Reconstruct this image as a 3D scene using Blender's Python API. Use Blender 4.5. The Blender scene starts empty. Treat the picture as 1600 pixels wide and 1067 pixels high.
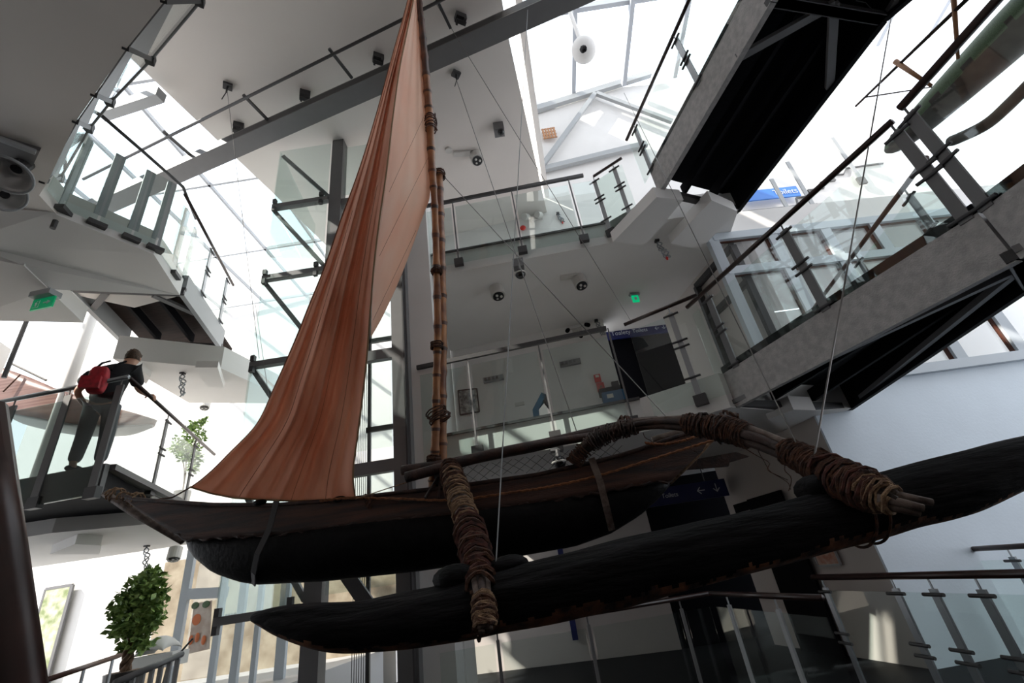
import bpy, math, random
from mathutils import Vector as V3, Matrix
random.seed(7)
S = bpy.context.scene
C = S.collection
PI = math.pi
# ---------------------------------------------------------------- camera
PITCH, ROLL, F = math.radians(27.41), math.radians(-8.93), 711.0
EYE = V3((0, 0, 1.5))
fw = V3((0, math.cos(PITCH), math.sin(PITCH))); rt = V3((1, 0, 0)); up = V3((0, -math.sin(PITCH), math.cos(PITCH)))
R2 = math.cos(ROLL) * rt + math.sin(ROLL) * up
U2 = -math.sin(ROLL) * rt + math.cos(ROLL) * up
cam = bpy.data.cameras.new('camera'); cam.sensor_width = 36; cam.lens = F * 36 / 1600; cam.clip_start = 0.05; cam.clip_end = 300
co = bpy.data.objects.new('camera', cam); C.objects.link(co)
M = Matrix((R2, U2, -fw)).transposed().to_4x4(); M.translation = EYE
co.matrix_world = M
S.camera = co
# ---------------------------------------------------------------- world, sun, exposure
S.view_settings.view_transform = 'Standard'; S.view_settings.look = 'None'
S.view_settings.gamma = 1; S.view_settings.use_curve_mapping = False
S.view_settings.exposure = -0.72
W = bpy.data.worlds.new('sky'); S.world = W; W.use_nodes = True
bg = W.node_tree.nodes['Background']; bg.inputs[0].default_value = (0.90, 0.94, 1.0, 1); bg.inputs[1].default_value = 4.0
sl = bpy.data.lights.new('sun', 'SUN'); sl.energy = 16; sl.angle = 0.01; sl.color = (1, 0.93, 0.82)
so = bpy.data.objects.new('sun', sl); C.objects.link(so)
so.rotation_euler = V3((1.0, 0.45, -0.95)).to_track_quat('-Z', 'Y').to_euler()

# ---------------------------------------------------------------- points in the place
def ray(px, py):
    return ((px - 800) * R2 - (py - 533.5) * U2 + F * fw)
def Z(px, py, z):                       # where the sight line meets level z
    d = ray(px, py); return EYE + d * ((z - EYE.z) / d.z)
def Y(px, py, y):                       # where it meets the vertical plane y
    d = ray(px, py); return EYE + d * ((y - EYE.y) / d.y)
def X(px, py, x):
    d = ray(px, py); return EYE + d * (x / d.x)
def PL(px, py, A, B):                   # where it meets the vertical plane through A and B
    n = V3((B[1] - A[1], A[0] - B[0], 0)); d = ray(px, py)
    return EYE + d * ((V3((A[0], A[1], 0)) - EYE).dot(n) / d.dot(n))
def DD(px, py, D):                      # at horizontal distance D
    d = ray(px, py); return EYE + d * (D / math.hypot(d.x, d.y))
def pxm(p):                             # metres per pixel at a point
    return (p - EYE).dot(fw) / F

# ---------------------------------------------------------------- materials
def mat(name, col, rough=0.6, metal=0.0, noise=0, nscale=8, col2=None, bump=0, bscale=40, spec=0.5, stretch=None, emit=None):
    m = bpy.data.materials.new(name); m.use_nodes = True; nt = m.node_tree; b = nt.nodes['Principled BSDF']
    b.inputs['Base Color'].default_value = (*col, 1); b.inputs['Roughness'].default_value = rough; b.inputs['Metallic'].default_value = metal
    b.inputs['Specular IOR Level'].default_value = spec
    tc = nt.nodes.new('ShaderNodeTexCoord'); vec = tc.outputs['Object']
    if stretch:
        mp = nt.nodes.new('ShaderNodeMapping'); mp.inputs['Scale'].default_value = stretch; nt.links.new(vec, mp.inputs[0]); vec = mp.outputs[0]
    if noise or col2:
        n = nt.nodes.new('ShaderNodeTexNoise'); n.inputs['Scale'].default_value = nscale; n.inputs['Detail'].default_value = 6
        nt.links.new(vec, n.inputs['Vector'])
        r = nt.nodes.new('ShaderNodeValToRGB'); c2 = col2 or tuple(c * (1 - noise) for c in col)
        r.color_ramp.elements[0].position = 0.35; r.color_ramp.elements[1].position = 0.65
        r.color_ramp.elements[0].color = (*c2, 1); r.color_ramp.elements[1].color = (*col, 1)
        nt.links.new(n.outputs[0], r.inputs[0]); nt.links.new(r.outputs[0], b.inputs['Base Color'])
    if bump:
        n2 = nt.nodes.new('ShaderNodeTexNoise'); n2.inputs['Scale'].default_value = bscale; n2.inputs['Detail'].default_value = 4
        nt.links.new(vec, n2.inputs['Vector']); bp = nt.nodes.new('ShaderNodeBump'); bp.inputs['Strength'].default_value = bump; bp.inputs['Distance'].default_value = 0.02
        nt.links.new(n2.outputs[0], bp.inputs['Height']); nt.links.new(bp.outputs[0], b.inputs['Normal'])
    if emit:
        b.inputs['Emission Color'].default_value = (*emit[0], 1); b.inputs['Emission Strength'].default_value = emit[1]
    return m
def glassmat(name, tint, refl=0.9):
    m = bpy.data.materials.new(name); m.use_nodes = True; nt = m.node_tree
    for n in list(nt.nodes):
        if n.type != 'OUTPUT_MATERIAL': nt.nodes.remove(n)
    out = [n for n in nt.nodes if n.type == 'OUTPUT_MATERIAL'][0]
    t = nt.nodes.new('ShaderNodeBsdfTransparent'); t.inputs[0].default_value = (*tint, 1)
    g = nt.nodes.new('ShaderNodeBsdfGlossy'); g.inputs['Roughness'].default_value = 0.01; g.inputs['Color'].default_value = (refl, refl, refl, 1)
    lw = nt.nodes.new('ShaderNodeLayerWeight'); lw.inputs[0].default_value = 0.5
    pw_ = nt.nodes.new('ShaderNodeMath'); pw_.operation = 'POWER'; pw_.inputs[1].default_value = 4.5; nt.links.new(lw.outputs['Facing'], pw_.inputs[0])
    fr = nt.nodes.new('ShaderNodeMath'); fr.operation = 'MULTIPLY_ADD'; fr.inputs[1].default_value = 0.8; fr.inputs[2].default_value = 0.045; nt.links.new(pw_.outputs[0], fr.inputs[0])
    mx = nt.nodes.new('ShaderNodeMixShader'); nt.links.new(fr.outputs[0], mx.inputs[0]); nt.links.new(t.outputs[0], mx.inputs[1]); nt.links.new(g.outputs[0], mx.inputs[2])
    nt.links.new(mx.outputs[0], out.inputs[0]); return m
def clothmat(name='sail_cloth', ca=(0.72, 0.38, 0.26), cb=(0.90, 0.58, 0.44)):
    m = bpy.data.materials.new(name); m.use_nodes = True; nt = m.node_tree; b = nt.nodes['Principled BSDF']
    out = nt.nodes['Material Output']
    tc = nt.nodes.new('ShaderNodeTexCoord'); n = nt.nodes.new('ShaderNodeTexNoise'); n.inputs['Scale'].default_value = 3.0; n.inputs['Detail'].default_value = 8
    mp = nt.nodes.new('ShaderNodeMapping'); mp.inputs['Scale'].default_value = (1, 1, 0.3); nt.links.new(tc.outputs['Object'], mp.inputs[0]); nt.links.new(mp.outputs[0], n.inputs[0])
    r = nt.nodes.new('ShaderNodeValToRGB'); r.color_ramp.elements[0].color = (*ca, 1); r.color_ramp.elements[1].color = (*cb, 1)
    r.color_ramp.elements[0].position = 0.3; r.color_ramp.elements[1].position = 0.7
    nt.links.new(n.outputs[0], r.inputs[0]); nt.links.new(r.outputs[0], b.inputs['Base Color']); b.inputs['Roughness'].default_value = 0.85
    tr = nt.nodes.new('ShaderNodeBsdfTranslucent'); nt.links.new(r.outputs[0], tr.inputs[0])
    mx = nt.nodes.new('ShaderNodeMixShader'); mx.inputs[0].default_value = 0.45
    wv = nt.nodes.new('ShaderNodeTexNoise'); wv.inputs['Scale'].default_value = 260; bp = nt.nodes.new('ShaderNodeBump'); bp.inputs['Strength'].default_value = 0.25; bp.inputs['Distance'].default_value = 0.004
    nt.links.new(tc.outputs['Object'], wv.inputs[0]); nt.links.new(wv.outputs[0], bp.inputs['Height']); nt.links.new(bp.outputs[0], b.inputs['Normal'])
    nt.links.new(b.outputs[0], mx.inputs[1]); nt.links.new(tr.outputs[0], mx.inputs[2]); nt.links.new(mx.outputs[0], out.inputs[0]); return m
m_raft = mat('grey_white_painted_steel', (0.42, 0.44, 0.48), 0.5)
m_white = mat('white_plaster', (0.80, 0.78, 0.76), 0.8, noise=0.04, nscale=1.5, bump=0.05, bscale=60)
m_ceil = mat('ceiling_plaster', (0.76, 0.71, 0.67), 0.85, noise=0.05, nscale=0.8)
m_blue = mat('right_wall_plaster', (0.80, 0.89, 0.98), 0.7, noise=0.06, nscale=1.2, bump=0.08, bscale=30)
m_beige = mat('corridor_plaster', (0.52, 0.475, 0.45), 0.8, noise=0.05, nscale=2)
m_floor = mat('dark_stone_floor', (0.008, 0.009, 0.011), 0.6, noise=0.3, nscale=3, spec=0.15)
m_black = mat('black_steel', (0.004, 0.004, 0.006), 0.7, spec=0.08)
m_board = mat('dark_timber_boards', (0.030, 0.018, 0.015), 0.7, noise=0.6, nscale=5, stretch=(0.6, 14, 1), spec=0.1)
m_board2 = mat('near_black_boards', (0.006, 0.006, 0.009), 0.7, noise=0.6, nscale=5, stretch=(0.6, 14, 1), spec=0.08)  # near-black, slightly bluish boards for the right footbridge decks
m_steel = mat('grey_painted_steel', (0.155, 0.152, 0.155), 0.5, noise=0.08, nscale=4)
m_dsteel = mat('dark_grey_steel', (0.045, 0.043, 0.045), 0.5)
m_lsteel = mat('light_grey_steel', (0.36, 0.37, 0.38), 0.45)
m_inox = mat('brushed_steel', (0.34, 0.36, 0.38), 0.32, metal=0.85)
m_concr = mat('grey_painted_stringer', (0.46, 0.44, 0.43), 0.6, noise=0.25, nscale=14, bump=0.35, bscale=70)
m_rail = mat('dark_mahogany_rail', (0.035, 0.012, 0.009), 0.35, noise=0.4, nscale=20)
m_brail = mat('brown_rail', (0.10, 0.035, 0.022), 0.35)
m_glass = glassmat('clear_glass', (0.93, 0.965, 0.95))
m_gglass = glassmat('greenish_glass', (0.88, 0.925, 0.915))
m_tglass = glassmat('grey_tinted_glass', (0.62, 0.68, 0.67))
m_wglass = glassmat('window_glass', (0.95, 0.97, 0.98))
m_hull = mat('tarred_hull', (0.005, 0.0045, 0.005), 0.5, noise=0.5, nscale=10, bump=0.3, bscale=25, spec=0.12)
m_plank = mat('weathered_red_planks', (0.075, 0.026, 0.014), 0.6, col2=(0.016, 0.007, 0.005), nscale=3.2, bump=0.4, bscale=30, stretch=(0.5, 1, 6))
m_float = mat('charred_log', (0.008, 0.007, 0.008), 0.7, col2=(0.002, 0.002, 0.002), nscale=4, bump=0.9, bscale=9, stretch=(0.5, 3, 3), spec=0.15)
m_under = mat('worn_brown_log', (0.20, 0.08, 0.035), 0.7, col2=(0.02, 0.01, 0.008), nscale=9, bump=0.5, bscale=20)
m_pole = mat('dark_old_wood', (0.055, 0.022, 0.014), 0.65, col2=(0.018, 0.009, 0.007), nscale=9, bump=0.5, bscale=30)
m_greyw = mat('grey_weathered_wood', (0.19, 0.14, 0.115), 0.7, col2=(0.07, 0.045, 0.035), nscale=12, bump=0.5, bscale=30)
m_rope = mat('brown_coir_rope', (0.115, 0.045, 0.022), 0.9, col2=(0.035, 0.015, 0.010), nscale=25, bump=0.6, bscale=150)
m_orope = mat('orange_coir_rope', (0.34, 0.13, 0.05), 0.9, col2=(0.16, 0.06, 0.025), nscale=30, bump=0.6, bscale=150)
m_rope2 = mat('straw_coloured_twine', (0.36, 0.23, 0.13), 0.9, col2=(0.15, 0.08, 0.045), nscale=30, bump=0.5, bscale=150)
m_redcord = mat('red_cord', (0.115, 0.035, 0.024), 0.9, col2=(0.03, 0.012, 0.010), nscale=20)
m_bamboo = mat('bamboo', (0.46, 0.20, 0.075), 0.45, col2=(0.16, 0.055, 0.025), nscale=3.5, bump=0.2, bscale=20)
m_dbamboo = mat('darkened_bamboo', (0.14, 0.05, 0.025), 0.45, col2=(0.04, 0.016, 0.012), nscale=5)
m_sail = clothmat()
m_sail_lit = clothmat('backlit_sail_cloth', (0.95, 0.66, 0.52), (0.97, 0.78, 0.66))  # paler copy of the sail cloth; backlight on the inner half put into colour
m_seam = mat('sail_seam_thread', (0.28, 0.12, 0.07), 0.9)
m_hem = mat('sail_edge_cord', (0.30, 0.19, 0.10), 0.9)
m_wire = mat('steel_cable', (0.18, 0.17, 0.165), 0.4, metal=0.6)
m_tree = mat('leaf_green', (0.36, 0.50, 0.14), 0.5, col2=(0.10, 0.20, 0.05), nscale=12)
m_trunk = mat('bark', (0.22, 0.14, 0.09), 0.8, col2=(0.10, 0.06, 0.04), nscale=14, bump=0.5)
m_pot = mat('dark_pot', (0.05, 0.045, 0.045), 0.4)
m_skin = mat('skin', (0.50, 0.26, 0.17), 0.55)
m_hair = mat('brown_hair', (0.09, 0.045, 0.022), 0.7, col2=(0.04, 0.02, 0.01), nscale=60, bump=0.8, bscale=90)
m_shirt = mat('black_cotton', (0.010, 0.010, 0.012), 0.9)
m_red = mat('red_fabric', (0.50, 0.012, 0.025), 0.7, col2=(0.22, 0.008, 0.014), nscale=14)
m_trous = mat('grey_trousers', (0.10, 0.10, 0.11), 0.9)
m_fix = mat('off_white_plastic', (0.60, 0.58, 0.55), 0.5)
m_lens = mat('dark_lens', (0.012, 0.012, 0.014), 0.15)
m_refl = mat('polished_reflector', (0.62, 0.61, 0.60), 0.3, metal=0.35)
m_sign = mat('navy_sign', (0.006, 0.012, 0.10), 0.4)
m_signw = mat('sign_lettering', (0.62, 0.66, 0.75), 0.5)
m_bsign = mat('bright_blue_sign', (0.05, 0.20, 0.62), 0.4)
m_green = mat('exit_green', (0.0, 0.25, 0.10), 0.4, emit=((0.0, 0.34, 0.13), 0.6))
m_greenl = mat('exit_sign_lit', (0.0, 0.25, 0.10), 0.4, emit=((0.0, 0.7, 0.28), 0.9))
m_pict = mat('exit_pictogram', (0.85, 0.9, 0.87), 0.5)
m_teal = mat('teal_kiosk', (0.005, 0.075, 0.15), 0.4)
m_bluebox = mat('blue_box', (0.006, 0.08, 0.19), 0.4)
m_redp = mat('red_plastic', (0.62, 0.03, 0.02), 0.4)
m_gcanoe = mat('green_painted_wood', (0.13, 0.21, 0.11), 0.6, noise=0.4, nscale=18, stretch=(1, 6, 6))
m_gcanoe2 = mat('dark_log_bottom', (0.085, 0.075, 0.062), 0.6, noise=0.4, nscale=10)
m_stick = mat('orange_brown_pole', (0.42, 0.20, 0.09), 0.6)
m_dinghy = mat('varnished_red_brown_hull', (0.13, 0.045, 0.03), 0.4, col2=(0.24, 0.12, 0.09), nscale=2, stretch=(0.3, 0.3, 12))
m_dinghy2 = mat('grey_hull_bottom', (0.26, 0.25, 0.25), 0.5)
m_paper = mat('poster_paper', (0.72, 0.66, 0.60), 0.6)
m_art = mat('line_drawing', (0.62, 0.64, 0.62), 0.6, col2=(0.10, 0.12, 0.13), nscale=9)
m_art2 = mat('faded_map_print', (0.60, 0.50, 0.42), 0.6, col2=(0.42, 0.16, 0.10), nscale=7)
m_art3 = mat('poster_print', (0.70, 0.62, 0.55), 0.6, col2=(0.52, 0.40, 0.33), nscale=6)
m_orange = mat('orange_print', (0.72, 0.20, 0.07), 0.6)
m_cafe = mat('pale_door_frame', (0.50, 0.55, 0.60), 0.45)
m_stone = mat('street_facade', (0.42, 0.36, 0.27), 0.9, col2=(0.25, 0.20, 0.14), nscale=3)
m_grass = mat('garden_green', (0.22, 0.27, 0.12), 0.9, col2=(0.62, 0.60, 0.48), nscale=5)
m_pram = mat('white_pram_fabric', (0.70, 0.70, 0.69), 0.7)

# ---------------------------------------------------------------- mesh helpers
class MB:
    def __init__(s): s.v = []; s.f = []
    def add(s, vs, fs):
        o = len(s.v); s.v += [tuple(v) for v in vs]; s.f += [tuple(i + o for i in f) for f in fs]; return s
    def hexa(s, a, b):                  # a, b: lists of 4 points
        return s.add(list(a) + list(b), [(3, 2, 1, 0), (4, 5, 6, 7), (0, 1, 5, 4), (1, 2, 6, 5), (2, 3, 7, 6), (3, 0, 4, 7)])
    def box(s, c, sx, sy, sz, rz=0):
        c = V3(c); ca, sa = math.cos(rz), math.sin(rz); ax = V3((ca, sa, 0)) * sx / 2; ay = V3((-sa, ca, 0)) * sy / 2; az = V3((0, 0, sz / 2))
        q = lambda z: [c - ax - ay + z, c + ax - ay + z, c + ax + ay + z, c - ax + ay + z]
        return s.hexa(q(-az), q(az))
    def bar(s, p, q, w, h, upv=(0, 0, 1)):   # w across, h along upv
        p, q = V3(p), V3(q); d = (q - p).normalized(); u = V3(upv)
        if abs(d.dot(u)) > 0.99: u = V3((0, 1, 0))
        sd = d.cross(u).normalized(); u = sd.cross(d).normalized(); sd = sd * w / 2; u = u * h / 2
        f = lambda c: [c - sd - u, c + sd - u, c + sd + u, c - sd + u]
        return s.hexa(f(p), f(q))
    def tube(s, pts, r, n=8, caps=True):
        pts = [V3(p) for p in pts]; m = len(pts); rs = r if isinstance(r, (list, tuple)) else [r] * m
        ref = None; vs = []
        for i, p in enumerate(pts):
            d = (pts[min(i + 1, m - 1)] - pts[max(i - 1, 0)])
            d = d.normalized() if d.length > 1e-9 else V3((0, 0, 1))
            if ref is None: ref = V3((0, 0, 1)) if abs(d.z) < 0.9 else V3((0, 1, 0))
            a = d.cross(ref)
            if a.length < 1e-6: a = d.cross(V3((1, 0, 0)))
            a.normalize(); b = a.cross(d).normalized(); ref = b
            for k in range(n):
                t = 2 * PI * k / n; vs.append(p + (a * math.cos(t) + b * math.sin(t)) * rs[i])
        fs = [(i * n + k, i * n + (k + 1) % n, (i + 1) * n + (k + 1) % n, (i + 1) * n + k) for i in range(m - 1) for k in range(n)]
        if caps: fs += [tuple(range(n)), tuple(range((m - 1) * n + n - 1, (m - 1) * n - 1, -1))]
        return s.add(vs, fs)
    def prism(s, poly, dvec):
        poly = [V3(p) for p in poly]; d = V3(dvec); n = len(poly)
        return s.add(poly + [p + d for p in poly], [tuple(range(n - 1, -1, -1)), tuple(range(n, 2 * n))] + [(i, (i + 1) % n, n + (i + 1) % n, n + i) for i in range(n)])
    def cyl(s, c, r, h, axis=(0, 0, 1), n=16, r2=None):
        c = V3(c); a = V3(axis).normalized(); return s.tube([c, c + a * h], [r, r if r2 is None else r2], n)
    def ball(s, c, r, n=12, m=8, sc=(1, 1, 1)):
        c = V3(c); vs = []; 
        for j in range(m + 1):
            ph = PI * j / m
            for k in range(n):
                t = 2 * PI * k / n; vs.append(c + V3((r * sc[0] * math.sin(ph) * math.cos(t), r * sc[1] * math.sin(ph) * math.sin(t), r * sc[2] * math.cos(ph))))
        fs = [(j * n + k, (j + 1) * n + k, (j + 1) * n + (k + 1) % n, j * n + (k + 1) % n) for j in range(m) for k in range(n)]
        return s.add(vs, fs)
    def grid(s, rows):
        nr, nc = len(rows), len(rows[0]); return s.add([p for r in rows for p in r], [(i * nc + j, i * nc + j + 1, (i + 1) * nc + j + 1, (i + 1) * nc + j) for i in range(nr - 1) for j in range(nc - 1)])
    def build(s, name, m, parent=None, smooth=False, solid=0):
        me = bpy.data.meshes.new(name); me.from_pydata(s.v, [], s.f); me.validate(); me.update()
        import bmesh
        bm = bmesh.new(); bm.from_mesh(me)
        if not solid: bmesh.ops.recalc_face_normals(bm, faces=bm.faces)
        bm.to_mesh(me); bm.free()
        if smooth:
            for p in me.polygons: p.use_smooth = True
        o = bpy.data.objects.new(name, me); C.objects.link(o); me.materials.append(m)
        if solid:
            md = o.modifiers.new('thickness', 'SOLIDIFY'); md.thickness = solid; md.offset = 0
        if parent:
            o.parent = parent; o.matrix_parent_inverse = parent_inv(parent)
        return o
def world_of(p):                        # every mesh is built in world coordinates; only the root Empties carry a place
    return p.matrix_basis.copy() if p.parent is None else Matrix.Identity(4)
def parent_inv(p): return world_of(p).inverted()
def tag(o, label, cat, group=None, kind=None):
    if label: o['label'] = label
    if cat: o['category'] = cat
    if group: o['group'] = group
    if kind: o['kind'] = kind
    return o
def thing(name, label, cat, loc, group=None):
    o = bpy.data.objects.new(name, None); o.empty_display_size = 0.1; C.objects.link(o); o.location = loc
    return tag(o, label, cat, group)
def struct(name, mb, m, label, cat='structure'):
    o = mb.build(name, m); o['kind'] = 'structure'; o['label'] = label; o['category'] = cat; return o
def lerp(a, b, t): return V3(a) * (1 - t) + V3(b) * t
def interp(xs, ys, x):
    if x <= xs[0]: return ys[0]
    for i in range(len(xs) - 1):
        if x <= xs[i + 1]: return ys[i] + (ys[i + 1] - ys[i]) * (x - xs[i]) / max(1e-9, xs[i + 1] - xs[i])
    return ys[-1]
def spline(pts, n):                     # Catmull-Rom resample
    pts = [V3(p) for p in pts]; out = []; m = len(pts)
    for i in range(n):
        t = i * (m - 1) / (n - 1); k = min(int(t), m - 2); u = t - k
        p0, p1, p2, p3 = pts[max(k - 1, 0)], pts[k], pts[k + 1], pts[min(k + 2, m - 1)]
        out.append(0.5 * ((2 * p1) + (p2 - p0) * u + (2 * p0 - 5 * p1 + 4 * p2 - p3) * u * u + (3 * p1 - p0 - 3 * p2 + p3) * u ** 3))
    return out
def spl1(vals, n): return [p.x for p in spline([V3((v, 0, 0)) for v in vals], n)]
def hz(a, b):                           # horizontal outward normal (towards the eye) of a run
    d = V3((b[0] - a[0], b[1] - a[1], 0)).normalized(); n = V3((d.y, -d.x, 0))
    if n.dot(EYE - V3((a[0], a[1], 1.5))) < 0: n = -n
    return n

# ================================================================ the setting
G1, G2 = 3.37, 6.65
L2S, L1S = 6.22, 2.93
CZ = 9.55
def plate(poly, z0, z1): return MB().prism([(p[0], p[1], z0) for p in poly], (0, 0, z1 - z0))
def wallmb(A, B, z0, z1, th=0.2, mb=None):
    A, B = V3((A[0], A[1], 0)), V3((B[0], B[1], 0)); n = -hz(A, B) * th
    mb = mb or MB()
    return mb.prism([(A.x, A.y, z0), (B.x, B.y, z0), (B.x, B.y, z1), (A.x, A.y, z1)], n)
struct('floor', plate([(-14, -5), (13, -5), (13, 14), (-14, 14)], -0.2, 0), m_floor, 'dark stone ground floor', 'floor')
# walls behind and beside the viewer
struct('wall_rear', wallmb((-14, -5), (13, -5), 0, 13, 0.2), m_beige, 'wall behind the viewer', 'wall')
struct('wall_rear_left', wallmb((-11.5, -5), (-11.5, 2.2), 0, 13, 0.2), m_white, 'side wall on the left', 'wall')
struct('wall_rear_right', wallmb((8.6, -5), (8.6, 1.5), 0, 13, 0.2), m_beige, 'side wall on the right', 'wall')
# central ceiling between the two glazed roofs
cpoly = [(-6.9, -5), (0.0, -5), (0.71, 4.29), (1.24, 7.88), (1.42, 9.05), (-4.15, 9.3), (-4.59, 6.97), (-5.19, 4.17)]
struct('ceiling', plate(cpoly, CZ, CZ + 0.5), m_ceil, 'flat white ceiling between the glazed roofs', 'ceiling')
struct('ceiling_rear_left', plate([(-11.5, -5), (-6.9, -5), (-5.6, 2.2), (-11.5, 2.2)], CZ, CZ + 0.4), m_ceil, 'white ceiling over the left gallery', 'ceiling')
struct('ceiling_rear_right', plate([(0, -5), (8.6, -5), (8.6, 0.2), (0.4, 0.2)], 12.6, 12.9), m_ceil, 'white ceiling behind the right glazed roof', 'ceiling')
WUZ = PL(860, 140, (1.3, 8.98), (12, 9.78)).z
struct('wall_roof_light', wallmb((0.02, -5), (1.45, 9.2), CZ + 0.5, WUZ + 0.1, 0.12), m_white, 'white upstand beside the right glazed roof', 'wall')
# back wall of the three floors
struct('wall_back', wallmb((-1.45, 9.12), (2.02, 8.72), L1S, CZ + 0.5, 0.25), m_white, 'white back wall of the upper landings', 'wall')
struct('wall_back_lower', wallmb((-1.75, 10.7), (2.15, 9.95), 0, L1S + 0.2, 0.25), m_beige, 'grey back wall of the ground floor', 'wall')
WUZ = PL(860, 140, (1.3, 8.98), (12, 9.78)).z
struct('wall_upper_right', wallmb((1.3, 9.1), (12, 9.9), G2, WUZ, 0.25), m_white, 'tall sunlit wall under the right glazed roof', 'wall')
# right wall with the blue-grey plaster, its return, and the dark recess
WA, WB = (3.79, 6.39), (7.54, 6.67)
wdir = (V3((WB[0], WB[1], 0)) - V3((WA[0], WA[1], 0))).normalized()
def won(x, off=0): return V3((x, 6.39 + (x - 3.79) * (0.28 / 3.75) + off, 0))
sill = 3.33
struct('wall_right', wallmb(won(4.02), won(12.5), 0, sill, 0.3), m_blue, 'pale blue-white plaster wall on the right', 'wall')
struct('wall_right_upper', wallmb(won(3.95), won(12.5), L2S - 0.02, G2 + 0.05, 0.3), m_white, 'white band over the gallery windows', 'wall')
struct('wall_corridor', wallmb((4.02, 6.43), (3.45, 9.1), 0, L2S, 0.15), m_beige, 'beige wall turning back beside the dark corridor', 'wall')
struct('wall_gallery_inside', wallmb((3.6, 9.6), (12.5, 10.0), G1, L2S, 0.15), m_white, 'white wall inside the gallery behind the windows', 'wall')
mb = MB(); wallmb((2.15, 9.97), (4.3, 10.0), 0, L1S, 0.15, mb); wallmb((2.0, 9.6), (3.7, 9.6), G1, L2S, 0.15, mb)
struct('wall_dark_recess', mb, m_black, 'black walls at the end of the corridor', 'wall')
struct('floor_gallery', plate([won(3.9, 0.02)[:2], won(12.5, 0.02)[:2], (12.5, 10), (3.7, 9.6)], L1S + 0.1, G1 - 0.05), m_beige, 'floor of the gallery behind the windows', 'floor')
struct('ceiling_gallery', plate([won(3.9, 0.31)[:2], won(12.5, 0.31)[:2], (12.5, 10), (3.7, 9.6)], L2S + 0.02, G2 - 0.03), m_white, 'slab over the gallery windows', 'ceiling')
# level 1 and level 2 landings
L1P = [(-1.45, 6.12), (1.54, 5.78), (2.42, 5.28), (3.57, 6.02), (4.46, 6.30), (4.46, 6.42), (4.0, 6.42), (4.2, 10.4), (-1.45, 10.6)]
L2P = [(-1.40, 6.28), (1.92, 6.12), (2.48, 5.74), (3.92, 5.78), (4.0, 6.38), (4.0, 9.9), (-1.40, 9.9)]
struct('floor_level_one', plate(L1P, L1S, G1), m_white, 'first floor landing slab', 'floor')
struct('floor_level_two', plate(L2P, L2S, G2), m_white, 'second floor landing slab', 'floor')
mb = MB()
for a, b in (((985, 330), (1052, 300)), ((1052, 402), (1128, 318))): pass
q = lambda x, y: Z(x, y, 6.05)
mb.prism([q(958, 378), q(1009, 383), q(1068, 312), q(1026, 308)], (0, 0, 0.2))
mb.prism([q(1048, 380), q(1093, 391), q(1152, 330), q(1112, 313)], (0, 0, 0.2))
struct('trim_1', mb, m_white, 'two shallow downstand beams under the second floor landing', 'beam')
q = lambda x, y: Z(x, y, 2.86)
struct('trim_2', MB().prism([q(1200, 655), q(1222, 672), q(1262, 655), q(1275, 641), q(1240, 640)], (0, 0, 0.18)), m_white, 'downstand beam under the first floor landing', 'beam')
# white pier and lift shaft
c0 = Y(636, 420, 6.05); c1 = Y(671, 420, 6.05)
mb = MB(); mb.box(((c0.x + c1.x) / 2, 6.3, 4.77), c1.x - c0.x, 0.5, 9.54)
struct('trim_3', mb, m_white, 'white square pier beside the lift shaft', 'pier')
xw = Y(710, 630, 9.1).x
struct('trim_4', wallmb((c1.x + 0.02, 6.55), (xw, 9.1), 0, CZ, 0.1), m_white, 'narrow white wall running back from the pier', 'wall')

# left side: galleries
E2 = [(-1.2, 0.95), (-2.47, 1.91), (-3.06, 2.22), (-3.67, 2.57), (-4.07, 2.80), (-4.99, 3.43), (-5.24, 3.58), (-5.33, 3.90), (-4.84, 4.79), (-5.0, 5.35), (-5.17, 5.78)]
mb = plate(E2 + [(-6.0, 5.9), (-6.69, 5.17), (-6.5, 4.3), (-11.5, 3.0), (-11.5, -2), (-4, -2)], 6.25, 6.65)
struct('floor_gallery_left', mb, m_ceil, 'second floor gallery slab on the left', 'floor')
q = lambda x, y, z: Z(x, y, z)
mb = MB(); P5 = [q(0, 326, 6.24), q(80, 331, 6.24), q(240, 396, 6.24), q(0, 381, 6.0)]
mb.prism([q(-60, 322, 6.20), q(80, 332, 6.24), q(240, 397, 6.24), q(-60, 377, 6.02)], (0, 0, 0.25))
struct('trim_5', mb, m_white, 'sloping soffit strip under the left gallery', 'soffit')
mb = MB(); mb.prism([q(-60, 377, 6.02), q(240, 397, 6.24), q(281, 461, 6.15), q(77, 452, 5.85), q(37, 415, 5.95)], (0, 0, 0.3))
struct('trim_6', mb, m_white, 'wide sloping soffit below the left gallery', 'soffit')
mb = MB(); mb.prism([q(37, 415, 5.94), q(77, 453, 5.84), q(130, 504, 5.75), q(-60, 500, 5.75), q(-60, 395, 6.0)], (0, 0, 0.25))
struct('trim_7', mb, m_white, 'flat soffit carrying the exit sign', 'soffit')
mb = MB(); a, b = q(-10, 500, 5.72), q(37, 414, 5.72)
mb.prism([a, b, b + V3((0, 0, 0.3)), V3((-9.5, 3.0, 6.0)), V3((-9.5, 3.0, 5.4))], (0.0, -0.1, 0))
struct('wall_left_return', wallmb((-7.6, 4.0), (-8.4, 6.3), G1, 6.1, 0.15), m_white, 'white wall at the far left gallery', 'wall')
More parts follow.
